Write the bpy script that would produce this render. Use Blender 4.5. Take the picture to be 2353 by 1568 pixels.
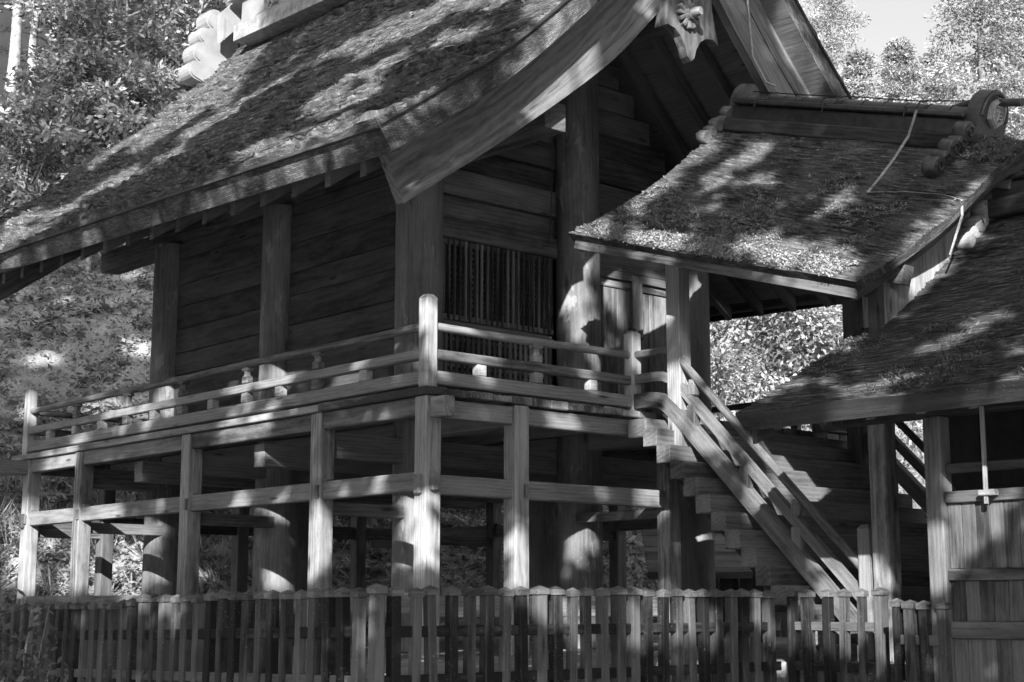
import bpy, math, random
import numpy as np
from mathutils import Vector

# ------------------------------------------------------------------ camera, sky, sun, exposure
scene = bpy.context.scene
for o in list(bpy.data.objects): bpy.data.objects.remove(o)
random.seed(7); RNG = np.random.default_rng(7)
F_PX, W_PX = 3515.0, 2353.0
PITCH = math.atan(606/3515); AR = math.radians(48.62)
CX, CY = math.cos(AR), math.sin(AR)            # horizontal view direction
cam_d = bpy.data.cameras.new('camera'); cam = bpy.data.objects.new('camera', cam_d)
scene.collection.objects.link(cam)
cam_d.sensor_width = 36; cam_d.lens = F_PX/W_PX*36; cam_d.clip_end = 1000; cam_d.clip_start = .05
fwd = Vector((CX*math.cos(PITCH), CY*math.cos(PITCH), math.sin(PITCH)))
cam.rotation_euler = fwd.to_track_quat('-Z', 'Y').to_euler(); cam.location = (0, 0, 0)
scene.camera = cam

SUN_EL = math.radians(23.5); SUN_AZ = (0.745, 0.667)         # horizontal travel direction of the light
world = bpy.data.worlds.new('World'); scene.world = world; world.use_nodes = True
wn = world.node_tree; wn.nodes.clear()
sky = wn.nodes.new('ShaderNodeTexSky'); sky.sky_type = 'NISHITA'; sky.sun_disc = False
sky.dust_density = 6.0; sky.air_density = 1.6; sky.sun_elevation = SUN_EL; sky.sun_rotation = math.atan2(-SUN_AZ[0], -SUN_AZ[1])
bw = wn.nodes.new('ShaderNodeRGBToBW'); bg = wn.nodes.new('ShaderNodeBackground'); wo = wn.nodes.new('ShaderNodeOutputWorld')
bg.inputs['Strength'].default_value = 0.11
wn.links.new(sky.outputs[0], bw.inputs[0]); wn.links.new(bw.outputs[0], bg.inputs[0]); wn.links.new(bg.outputs[0], wo.inputs[0])
sun_d = bpy.data.lights.new('sun', 'SUN'); sun = bpy.data.objects.new('sun', sun_d); scene.collection.objects.link(sun)
sun_d.energy = 5.0; sun_d.angle = math.radians(.5); sun_d.color = (1, 1, 1)
ld = Vector((SUN_AZ[0]*math.cos(SUN_EL), SUN_AZ[1]*math.cos(SUN_EL), -math.sin(SUN_EL)))
sun.rotation_euler = ld.to_track_quat('-Z', 'Y').to_euler(); sun.location = (-20, -20, 30)
scene.view_settings.view_transform = 'Standard'; scene.view_settings.look = 'None'
scene.view_settings.exposure = 1.4; scene.view_settings.gamma = 1
scene.render.resolution_x, scene.render.resolution_y = 1024, 682

# ------------------------------------------------------------------ noise
def _h(i, j, s):
    n = (i*374761393 + j*668265263 + s*974634777) & 0x7fffffff
    n = ((n ^ (n >> 13))*1274126177) & 0x7fffffff
    return ((n ^ (n >> 16)) & 0xffff)/65535.
def vnoise(x, y, s=0):
    x = np.asarray(x, float); y = np.asarray(y, float)
    i = np.floor(x).astype(np.int64); j = np.floor(y).astype(np.int64); a = x-i; b = y-j
    a = a*a*(3-2*a); b = b*b*(3-2*b)
    return (_h(i, j, s)*(1-a)+_h(i+1, j, s)*a)*(1-b)+(_h(i, j+1, s)*(1-a)+_h(i+1, j+1, s)*a)*b
def fbm(x, y, s=0, o=4):
    v = 0; k = 1; t = 0
    for q in range(o):
        v = v+k*vnoise(x*2**q, y*2**q, s+q); t += k; k *= .5
    return v/t

def ss(x, a, b):
    t = np.clip((x-a)/(b-a), 0, 1); return t*t*(3-2*t)
# ------------------------------------------------------------------ materials
def nodes(name):
    m = bpy.data.materials.new(name); m.use_nodes = True; nt = m.node_tree; nt.nodes.clear()
    out = nt.nodes.new('ShaderNodeOutputMaterial'); b = nt.nodes.new('ShaderNodeBsdfPrincipled')
    nt.links.new(b.outputs[0], out.inputs[0]); return m, nt, b, out
class G:
    def __init__(s, nt): s.nt = nt
    def n(s, t, **k):
        x = s.nt.nodes.new(t)
        for a, v in k.items(): setattr(x, a, v)
        return x
    def l(s, a, b): s.nt.links.new(a, b)
    def val(s, sock, v):
        if isinstance(v, (int, float)): sock.default_value = v
        elif isinstance(v, tuple): sock.default_value = v
        else: s.l(v, sock)
    def math(s, op, a, b=0., clamp=False):
        x = s.n('ShaderNodeMath', operation=op, use_clamp=clamp); s.val(x.inputs[0], a); s.val(x.inputs[1], b); return x.outputs[0]
    def vm(s, op, a, b):
        x = s.n('ShaderNodeVectorMath', operation=op); s.val(x.inputs[0], a); s.val(x.inputs[1], b); return x.outputs[0]
    def noise(s, v, scale, detail=4., rough=.6, dist=0.):
        x = s.n('ShaderNodeTexNoise'); s.l(v, x.inputs['Vector']); x.inputs['Scale'].default_value = scale
        x.inputs['Detail'].default_value = detail; x.inputs['Roughness'].default_value = rough; x.inputs['Distortion'].default_value = dist
        return x.outputs[0]
    def ramp(s, v, *st):
        x = s.n('ShaderNodeValToRGB'); e = x.color_ramp.elements
        while len(e) < len(st): e.new(.5)
        for i, (p, c) in enumerate(st): e[i].position = p; e[i].color = (c, c, c, 1)
        s.l(v, x.inputs[0]); return x.outputs[0]
    def mix(s, f, a, b):
        x = s.n('ShaderNodeMix'); s.val(x.inputs[0], f); s.val(x.inputs[2], a); s.val(x.inputs[3], b); return x.outputs[0]
    def coords(s):
        at = s.n('ShaderNodeAttribute', attribute_name='gc'); oi = s.n('ShaderNodeObjectInfo')
        r = s.n('ShaderNodeCombineXYZ')
        for q, k in enumerate((57., 13., 29.)): s.l(s.math('MULTIPLY', oi.outputs['Random'], k), r.inputs[q])
        return s.vm('ADD', at.outputs['Vector'], r.outputs[0]), oi.outputs['Random']

def wood(name, lo, hi, rough=.75, blotch=.5, crack=.35, speck=0., ring=.35, bump=.35, vary=.25, peel=0.):
    m, nt, b, out = nodes(name); g = G(nt); c, rnd = g.coords()
    k_ = g.math('ADD', g.math('MULTIPLY', rnd, .9), .55); kk = g.n('ShaderNodeCombineXYZ'); kk.inputs[0].default_value = 1; g.l(k_, kk.inputs[1]); g.l(k_, kk.inputs[2]); c = g.vm('MULTIPLY', c, kk.outputs[0])
    wv = g.n('ShaderNodeTexWave', wave_type='RINGS', rings_direction='X'); g.l(g.vm('MULTIPLY', c, (.22, 1, 1)), wv.inputs['Vector'])
    for k, v in (('Scale', 7.), ('Distortion', 9.), ('Detail', 4.), ('Detail Scale', .7), ('Detail Roughness', .6)): wv.inputs[k].default_value = v
    st = g.noise(g.vm('MULTIPLY', c, (2.0, 48, 48)), 1, 6, .7)
    bl = g.noise(g.vm('MULTIPLY', c, (.7, 3.2, 3.2)), 1, 5, .6, .6)
    v = g.math('ADD', g.math('MULTIPLY', wv.outputs['Fac'], ring*.26), g.math('MULTIPLY', st, .40))
    iso = g.noise(g.vm('MULTIPLY', c, (3.2, 7, 7)), 1, 6, .7, .5); spk = g.noise(g.vm('MULTIPLY', c, (40, 130, 130)), 1, 2, .6)
    v = g.math('ADD', v, g.math('ADD', g.math('MULTIPLY', iso, .26), g.math('MULTIPLY', g.math('SUBTRACT', spk, .5), .16)))
    v = g.math('ADD', v, g.math('MULTIPLY', g.math('SUBTRACT', bl, .5), blotch*1.3))
    v = g.math('ADD', v, g.math('MULTIPLY', g.math('SUBTRACT', rnd, .5), vary))
    ck = g.noise(g.vm('MULTIPLY', c, (.9, 38, 38)), 1, 4, .65)
    cm = g.ramp(ck, (.33, 0.), (.375, 1.))
    v2 = g.math('MULTIPLY', v, g.math('ADD', g.math('MULTIPLY', cm, crack), 1-crack))
    col = g.ramp(v2, (.16, lo*.7), (.42, lo*.55+hi*.45), (.72, hi))
    kv = g.n('ShaderNodeTexVoronoi'); g.l(g.vm('MULTIPLY', c, (1.1, 4.5, 4.5)), kv.inputs['Vector']); kv.inputs['Scale'].default_value = 1
    col = g.mix(g.ramp(kv.outputs['Distance'], (.05, .85), (.13, 0.)), col, lo*.35)
    geo = g.n('ShaderNodeNewGeometry')
    if speck:
        sp = g.noise(geo.outputs['Position'], 55, 2, .5); mask = g.ramp(sp, (.64, 0.), (.70, speck))
        big = g.ramp(g.noise(geo.outputs['Position'], 2.2, 3, .6), (.45, 0.), (.62, 1.))
        col = g.mix(g.math('MULTIPLY', mask, big), col, .42)
    if peel:
        pn = g.noise(g.vm('MULTIPLY', c, (2.2, 6, 6)), 1, 5, .65, .4); pm = g.ramp(pn, (.60, 0.), (.63, peel))
        col = g.mix(pm, col, hi*1.15)
    g.l(col, b.inputs['Base Color']); b.inputs['Roughness'].default_value = rough; b.inputs['Specular IOR Level'].default_value = .25
    bp = g.n('ShaderNodeBump'); bp.inputs['Strength'].default_value = bump; bp.inputs['Distance'].default_value = .02
    g.l(v2, bp.inputs['Height']); g.l(bp.outputs[0], b.inputs['Normal']); return m

M = {}
M['light'] = wood('weathered_pale_timber', .16, .50)
M['rail'] = wood('railing_timber', .07, .32, speck=.35)
M['post'] = wood('post_timber', .12, .44, ring=.55)
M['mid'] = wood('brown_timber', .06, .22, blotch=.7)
M['pillar'] = wood('pillar_timber', .10, .30, crack=.6, peel=.45, ring=.2)
M['dark'] = wood('dark_timber', .025, .10, blotch=.8, speck=.3)
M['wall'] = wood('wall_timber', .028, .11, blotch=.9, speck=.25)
M['soffit'] = wood('soffit_timber', .10, .30)
M['rafter'] = wood('rafter_timber', .07, .22)
M['barge'] = wood('gable_board_timber', .10, .27, ring=.6, crack=.25)
M['lattice'] = wood('lattice_timber', .05, .24, vary=.4)
M['panel'] = wood('panel_timber', .035, .15, blotch=1.0)
M['door'] = wood('door_timber', .09, .32, blotch=1.1, ring=.5)
M['fence'] = wood('fence_timber', .014, .105, blotch=1.1, speck=.25, vary=.6)
M['step'] = wood('step_timber', .07, .25, speck=.3)
M['deckm'] = wood('deck_timber', .07, .34, blotch=1.2, speck=.6, vary=.5)

def plain(name, lo, hi, scale=6., rough=.6, metal=0., bump=.2, detail=5):
    m, nt, b, out = nodes(name); g = G(nt); geo = g.n('ShaderNodeNewGeometry')
    n = g.noise(geo.outputs['Position'], scale, detail, .6)
    g.l(g.ramp(n, (.3, lo), (.7, hi)), b.inputs['Base Color']); b.inputs['Roughness'].default_value = rough; b.inputs['Metallic'].default_value = metal
    bp = g.n('ShaderNodeBump'); bp.inputs['Strength'].default_value = bump; bp.inputs['Distance'].default_value = .02
    g.l(n, bp.inputs['Height']); g.l(bp.outputs[0], b.inputs['Normal']); return m
M['copper'] = plain('weathered_copper_sheet', .20, .32, 3, .45, 0, .06)
M['tile'] = plain('dark_glazed_tile', .035, .09, 9, .32, 0, .08)
M['crest'] = plain('pale_crest', .35, .55, 30, .6)
M['stone'] = plain('stone', .16, .38, 8, .9, 0, .6)
M['iron'] = plain('iron', .02, .07, 20, .5, .4)
M['wire'] = plain('wire', .25, .45, 30, .5, .3)
M['bark'] = plain('bark', .10, .42, 7, .9, 0, .5)
M['barkdark'] = plain('dark_bark', .05, .16, 7, .9, 0, .5)
M['white'] = plain('plaster', .6, .75, 3, .9)
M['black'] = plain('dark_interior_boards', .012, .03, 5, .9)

def thatch(name, lo, hi, along=3.6, across=30., mossy=.5, mosscol=.2, course=.055):
    m, nt, b, out = nodes(name); g = G(nt); at = g.n('ShaderNodeAttribute', attribute_name='gc'); c = at.outputs['Vector']
    n1 = g.noise(g.vm('MULTIPLY', c, (along, across, 1)), 1, 5, .65)
    n2 = g.noise(g.vm('MULTIPLY', c, (along*4, across*1.3, 1)), 1, 3, .6)
    n3 = g.noise(c, 1.3, 4, .6); n4 = g.noise(c, 26, 4, .7)
    v = g.math('ADD', g.math('MULTIPLY', n1, .72), g.math('MULTIPLY', n2, .28))
    sp_ = g.n('ShaderNodeSeparateXYZ'); g.l(c, sp_.inputs[0])
    jit = g.noise(g.vm('MULTIPLY', c, (2.6, .5, 1)), 1, 4, .65); big_ = g.noise(g.vm('MULTIPLY', c, (.8, 1.4, 1)), 1, 3, .6)
    ph = g.math('ADD', g.math('MULTIPLY', sp_.outputs[1], 1/course), g.math('ADD', g.math('MULTIPLY', jit, .9), g.math('MULTIPLY', big_, 2.)))
    line = g.ramp(g.math('FRACT', ph), (0., .12), (.22, .75), (.6, 1.), (.97, 1.15))
    rag = g.ramp(g.noise(g.vm('MULTIPLY', c, (4.5, 26, 1)), 1, 4, .65), (.36, .5), (.6, 1.15))
    col = g.vm('MULTIPLY', g.vm('MULTIPLY', g.ramp(v, (.34, lo*.5), (.5, lo*1.25), (.66, hi)), line), rag)
    mm = g.ramp(g.math('ADD', g.math('MULTIPLY', n3, .8), g.math('MULTIPLY', n4, .25)), (.52, 0.), (.66, mossy))
    mc = g.ramp(n4, (.35, mosscol*.35), (.65, mosscol))
    col = g.mix(mm, col, mc)
    g.l(col, b.inputs['Base Color']); b.inputs['Roughness'].default_value = .95; b.inputs['Specular IOR Level'].default_value = .1
    bp = g.n('ShaderNodeBump'); bp.inputs['Strength'].default_value = .8; bp.inputs['Distance'].default_value = .05
    g.l(g.math('ADD', v, g.math('MULTIPLY', n4, .12)), bp.inputs['Height']); g.l(bp.outputs[0], b.inputs['Normal']); return m
M['thatch'] = thatch('shingle_thatch', .072, .25, mossy=.45, mosscol=.2)
M['thatch2'] = thatch('canopy_shingles', .066, .23, 5, 42, .5, .22, .034)
M['thatch3'] = thatch('side_hall_shingles', .065, .22, 3.6, 34, .3, .1, .042)

def cutface(name, lo, hi):                      # the trimmed shingle ends of a thick roof edge
    m, nt, b, out = nodes(name); g = G(nt); at = g.n('ShaderNodeAttribute', attribute_name='gc'); c = at.outputs['Vector']
    br = g.n('ShaderNodeTexBrick'); wb = g.n('ShaderNodeTexNoise'); g.l(c, wb.inputs['Vector']); wb.inputs['Scale'].default_value = 3.; wb.inputs['Detail'].default_value = 3
    g.l(g.vm('ADD', c, g.vm('MULTIPLY', g.vm('SUBTRACT', wb.outputs['Color'], (.5, .5, .5)), (.0, .05, .0))), br.inputs['Vector'])
    for k, v in (('Color1', lo), ('Color2', hi), ('Mortar', lo*.15)): br.inputs[k].default_value = (v, v, v, 1)
    for k, v in (('Scale', 1.), ('Mortar Size', .0022), ('Brick Width', .095), ('Row Height', .021), ('Bias', -.2)): br.inputs[k].default_value = v
    n = g.noise(c, 2.2, 4, .6, .5); n2 = g.noise(g.vm('MULTIPLY', c, (18, 60, 1)), 1, 3)
    f = g.math('MULTIPLY', g.ramp(n, (.38, .22), (.62, 1.)), g.ramp(n2, (.3, .6), (.7, 1.2)))
    col = g.vm('MULTIPLY', br.outputs['Color'], f)
    g.l(col, b.inputs['Base Color']); b.inputs['Roughness'].default_value = .9
    bp = g.n('ShaderNodeBump'); bp.inputs['Strength'].default_value = .6; bp.inputs['Distance'].default_value = .015
    g.l(br.outputs['Color'], bp.inputs['Height']); g.l(bp.outputs[0], b.inputs['Normal']); return m
M['cut'] = cutface('trimmed_shingle_ends', .13, .30)
M['cut2'] = cutface('dark_shingle_ends', .06, .2)

def leafmat(name, lo, hi, trans=.35, rough=.45):
    m, nt, b, out = nodes(name); g = G(nt); at = g.n('ShaderNodeAttribute', attribute_name='lv')
    col = g.ramp(at.outputs['Fac'], (0., lo), (1., hi)); g.l(col, b.inputs['Base Color']); b.inputs['Roughness'].default_value = rough
    tr = g.n('ShaderNodeBsdfTranslucent'); g.l(col, tr.inputs[0]); mx = g.n('ShaderNodeMixShader'); mx.inputs[0].default_value = trans
    g.l(b.outputs[0], mx.inputs[1]); g.l(tr.outputs[0], mx.inputs[2]); g.l(mx.outputs[0], out.inputs[0]); return m
M['leaf'] = leafmat('broad_leaves', .02, .55)
M['leafb'] = leafmat('bright_leaves', .09, .56, .4)
M['needle'] = leafmat('conifer_leaves', .08, .40, .3, .6)
M['fern'] = leafmat('fern_and_ground_leaves', .05, .38, .3, .55)
M['leafd'] = leafmat('dark_leaves', .03, .14, .25)
M['moss'] = leafmat('moss_tufts', .08, .42, .2, .9)
M['shade'] = leafmat('shade_tree_leaves', .04, .12, .12, .5)

# ------------------------------------------------------------------ objects
COL = scene.collection; WL = {}
def tag(o, label=None, cat=None, group=None, kind=None):
    if label: o['label'] = label
    if cat: o['category'] = cat
    if group: o['group'] = group
    if kind: o['kind'] = kind
    return o
def thing(name, label, cat, loc, group=None):
    o = bpy.data.objects.new(name, None); COL.objects.link(o); o.location = loc; o.empty_display_size = .3
    WL[o.name] = Vector(loc); return tag(o, label, cat, group)
def put(name, me, loc, parent=None):
    o = bpy.data.objects.new(name, me); COL.objects.link(o); loc = Vector(loc); WL[o.name] = loc
    if parent is not None:
        o.parent = parent; o.location = loc-WL[parent.name]
    else: o.location = loc
    return o
def npmesh(name, V, faces, mats, gc=None, lv=None, smooth=False, midx=None):
    """faces: list of (n,k) int arrays"""
    me = bpy.data.meshes.new(name); V = np.asarray(V, np.float32)
    me.vertices.add(len(V)); me.vertices.foreach_set('co', V.ravel())
    li = np.concatenate([f.ravel() for f in faces]).astype(np.int32)
    ks = np.concatenate([np.full(len(f), f.shape[1]) for f in faces]); st = np.concatenate([[0], np.cumsum(ks)[:-1]]).astype(np.int32)
    me.loops.add(len(li)); me.loops.foreach_set('vertex_index', li)
    me.polygons.add(len(ks)); me.polygons.foreach_set('loop_start', st)
    if smooth is True: me.polygons.foreach_set('use_smooth', np.ones(len(ks), bool))
    elif smooth is not False: me.polygons.foreach_set('use_smooth', np.asarray(smooth, bool))
    if midx is not None: me.polygons.foreach_set('material_index', np.asarray(midx, np.int32))
    for m in mats: me.materials.append(m)
    if gc is not None:
        a = me.attributes.new('gc', 'FLOAT_VECTOR', 'POINT'); a.data.foreach_set('vector', np.asarray(gc, np.float32).ravel())
    if lv is not None:
        a = me.attributes.new('lv', 'FLOAT', 'POINT'); a.data.foreach_set('value', np.asarray(lv, np.float32))
    me.update(calc_edges=True); return me

# chamfered box topology
_C = [(sx, sy, sz) for sx in (-1, 1) for sy in (-1, 1) for sz in (-1, 1)]
def _topo():
    idx = lambda c, k: _C.index(c)*3+k
    P = {}
    for c in _C:
        for k in range(3): P[idx(c, k)] = np.array([c[q]*(1. if q == k else .8) for q in range(3)])
    fs = []
    for k in range(3):
        for s in (-1, 1):
            i, j = [q for q in range(3) if q != k]; f = []
            for a, b in ((-1, -1), (1, -1), (1, 1), (-1, 1)):
                c = [0]*3; c[k] = s; c[i] = a; c[j] = b; f.append(idx(tuple(c), k))
            fs.append(f)
    for k in range(3):                      # edges parallel to k
        i, j = [q for q in range(3) if q != k]
        for a in (-1, 1):
            for b in (-1, 1):
                c0 = [0]*3; c0[i] = a; c0[j] = b; c0[k] = -1; c1 = list(c0); c1[k] = 1; c0 = tuple(c0); c1 = tuple(c1)
                fs.append([idx(c0, i), idx(c1, i), idx(c1, j), idx(c0, j)])
    for c in _C: fs.append([idx(c, 0), idx(c, 1), idx(c, 2)])
    out = []
    for f in fs:
        p = [P[q] for q in f]; n = np.cross(p[1]-p[0], p[2]-p[0])
        out.append(f if np.dot(n, sum(p)) > 0 else f[::-1])
    return np.array([f for f in out if len(f) == 4]), np.array([f for f in out if len(f) == 3])
TQ, TT = _topo(); _CA = np.array(_C, float)

class MB:
    """collects shapes; build() links them as one mesh object"""
    def __init__(s): s.v = []; s.g = []; s.f = []; s.sm = []; s.n = 0
    def add(s, V, faces, gc, smooth=False):
        for f in faces:
            f = np.asarray(f); s.f.append(f+s.n); s.sm += [smooth]*len(f)
        s.v.append(np.asarray(V, float)); s.g.append(np.asarray(gc, float)); s.n += len(V); return s
    def obox(s, c, ax, ay, az, hx, hy, hz, ch=.006, jit=.0015):
        """oriented box, long axis = the largest half size"""
        h = np.array([hx, hy, hz]); ch = min(ch, .45*h.min()); L = np.zeros((24, 3))
        for k in range(3):
            hh = np.where(np.arange(3) == k, h, h-ch); L[k::3] = _CA*hh
        L = L+RNG.normal(0, jit, L.shape)
        V = np.asarray(c, float)+L[:, :1]*np.asarray(ax, float)+L[:, 1:2]*np.asarray(ay, float)+L[:, 2:]*np.asarray(az, float)
        o = int(np.argmax(h)); r = RNG.uniform(-20, 20, 3); r[1:] = RNG.uniform(-.35, .35, 2)
        return s.add(V, [TQ, TT], L[:, [o, (o+1) % 3, (o+2) % 3]]+r)
    def box(s, x0, x1, y0, y1, z0, z1, ch=.006):
        return s.obox(((x0+x1)/2, (y0+y1)/2, (z0+z1)/2), (1, 0, 0), (0, 1, 0), (0, 0, 1), abs(x1-x0)/2, abs(y1-y0)/2, abs(z1-z0)/2, ch)
    def beam(s, p0, p1, w, h, up=(0, 0, 1), ch=.006):
        p0 = np.asarray(p0, float); p1 = np.asarray(p1, float); a = p1-p0; L = np.linalg.norm(a); a /= L
        b = np.cross(np.asarray(up, float), a); b /= np.linalg.norm(b); c = np.cross(a, b)
        return s.obox((p0+p1)/2, a, b, c, L/2, w/2, h/2, ch)
    def tube(s, pts, rad, seg=16, cap=True, rough=0.):
        pts = np.asarray(pts, float); n = len(pts); rad = np.broadcast_to(np.asarray(rad, float), (n,))
        d = np.gradient(pts, axis=0); d /= np.linalg.norm(d, axis=1)[:, None]
        ref = np.array([0, 0, 1.]) if abs(d[0][2]) < .9 else np.array([1., 0, 0]); V = []; gc = []
        u = np.concatenate([[0], np.cumsum(np.linalg.norm(np.diff(pts, axis=0), axis=1))]); r0 = RNG.uniform(-20, 20)
        b = np.cross(ref, d[0]); b /= np.linalg.norm(b)
        th = np.arange(seg)/seg*2*np.pi; ph = RNG.uniform(0, 9)
        for i in range(n):
            b = b-d[i]*np.dot(b, d[i]); b /= np.linalg.norm(b); c = np.cross(d[i], b)
            rr = rad[i]*(1+rough*(vnoise(th*2+ph, np.full(seg, u[i]*2), 3)-.5))
            V.append(pts[i]+(np.cos(th)*rr)[:, None]*b+(np.sin(th)*rr)[:, None]*c)
            gc.append(np.stack([np.full(seg, u[i]+r0), np.cos(th)*rr+.05, np.sin(th)*rr+.03], 1))
        V = np.concatenate(V); gc = np.concatenate(gc); k = np.arange(seg); q = []
        for i in range(n-1): q.append(np.stack([i*seg+k, i*seg+(k+1) % seg, (i+1)*seg+(k+1) % seg, (i+1)*seg+k], 1))
        s.add(V, [np.concatenate(q)], gc, True)
        if cap: s.add(np.concatenate([V[:seg], V[-seg:]]), [np.arange(seg)[::-1][None], (np.arange(seg)+seg)[None]], np.concatenate([gc[:seg], gc[-seg:]]))
        return s
    def strip(s, A, B, t, gA=None):
        """plate between the curves A and B (n,3), thickened by the vector t; both faces, edges and ends"""
        A = np.asarray(A, float); B = np.asarray(B, float); t = np.asarray(t, float); n = len(A); V = np.concatenate([A, B, A+t, B+t])
        u = np.concatenate([[0], np.cumsum(np.linalg.norm(np.diff(A, axis=0), axis=1))]); h = np.linalg.norm(A-B, axis=1)
        r = RNG.uniform(0, 9); gc = np.concatenate([np.stack([u+r, 0*u, 0*u], 1), np.stack([u+r, h, 0*u], 1), np.stack([u+r, 0*u, 0*u+.1], 1), np.stack([u+r, h, 0*u+.1], 1)])
        k = np.arange(n-1); q = [np.stack([k, k+1, n+k+1, n+k], 1), np.stack([2*n+k, 3*n+k, 3*n+k+1, 2*n+k+1], 1),
             np.stack([k, 2*n+k, 2*n+k+1, k+1], 1), np.stack([n+k, n+k+1, 3*n+k+1, 3*n+k], 1), np.array([[0, n, 3*n, 2*n], [n-1, 3*n-1, 4*n-1, 2*n-1]])]
        q = np.concatenate(q)
        # orient outward
        if np.dot(np.cross(V[q[0][1]]-V[q[0][0]], V[q[0][2]]-V[q[0][0]]), t) > 0: q = q[:, ::-1]
        # separate verts per face set keep flat edges crisp
        return s.add(V, [q], gc)
    def extrude(s, poly, O, U, Vv, t):
        """flat outline poly (n,2) in the plane O + x U + y V, thickened by t"""
        poly = np.asarray(poly, float); n = len(poly); O = np.asarray(O, float); t = np.asarray(t, float)
        A = O+poly[:, :1]*np.asarray(U, float)+poly[:, 1:]*np.asarray(Vv, float); V = np.concatenate([A, A+t]); r = RNG.uniform(0, 9)
        gc = np.concatenate([np.c_[poly[:, 1]+r, poly[:, 0], 0*poly[:, 0]], np.c_[poly[:, 1]+r, poly[:, 0], 0*poly[:, 0]+.1]])
        k = np.arange(n); k2 = (k+1) % n; f0 = k[None]; f1 = (k+n)[::-1][None]; q = np.stack([k, k+n, k2+n, k2], 1)
        area = np.sum(poly[:, 0]*np.roll(poly[:, 1], -1)-np.roll(poly[:, 0], -1)*poly[:, 1]); nn = np.cross(U, Vv)*np.sign(area)
        if np.dot(nn, t) > 0: f0 = f0[:, ::-1]; f1 = f1[:, ::-1]; q = q[:, ::-1]
        return s.add(V, [f0, f1, q], gc)
    def mesh(s, name, mat):
        V = np.concatenate(s.v); g = np.concatenate(s.g); c = (V.min(0)+V.max(0))/2
        return npmesh(name, V-c, s.f, [mat], g, smooth=s.sm), c
    def build(s, name, mat, parent=None):
        me, c = s.mesh(name, M[mat] if isinstance(mat, str) else mat); return put(name, me, c, parent)
def box(name, mat, parent, *a, ch=.006): return MB().box(*a, ch=ch).build(name, mat, parent)
def beam(name, mat, parent, *a, **k): return MB().beam(*a, **k).build(name, mat, parent)
def tube(name, mat, parent, *a, **k): return MB().tube(*a, **k).build(name, mat, parent)

def smooth_curve(pts, n):
    pts = np.asarray(pts, float); P = np.concatenate([[2*pts[0]-pts[1]], pts, [2*pts[-1]-pts[-2]]]); out = []
    for i in range(1, len(P)-2):
        for t in np.linspace(0, 1, n, endpoint=False):
            a, b, c, d = P[i-1], P[i], P[i+1], P[i+2]
            out.append(.5*((2*b)+(c-a)*t+(2*a-5*b+4*c-d)*t*t+(3*b-a-3*c+d)*t**3))
    out.append(pts[-1]); return np.array(out)

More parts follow.
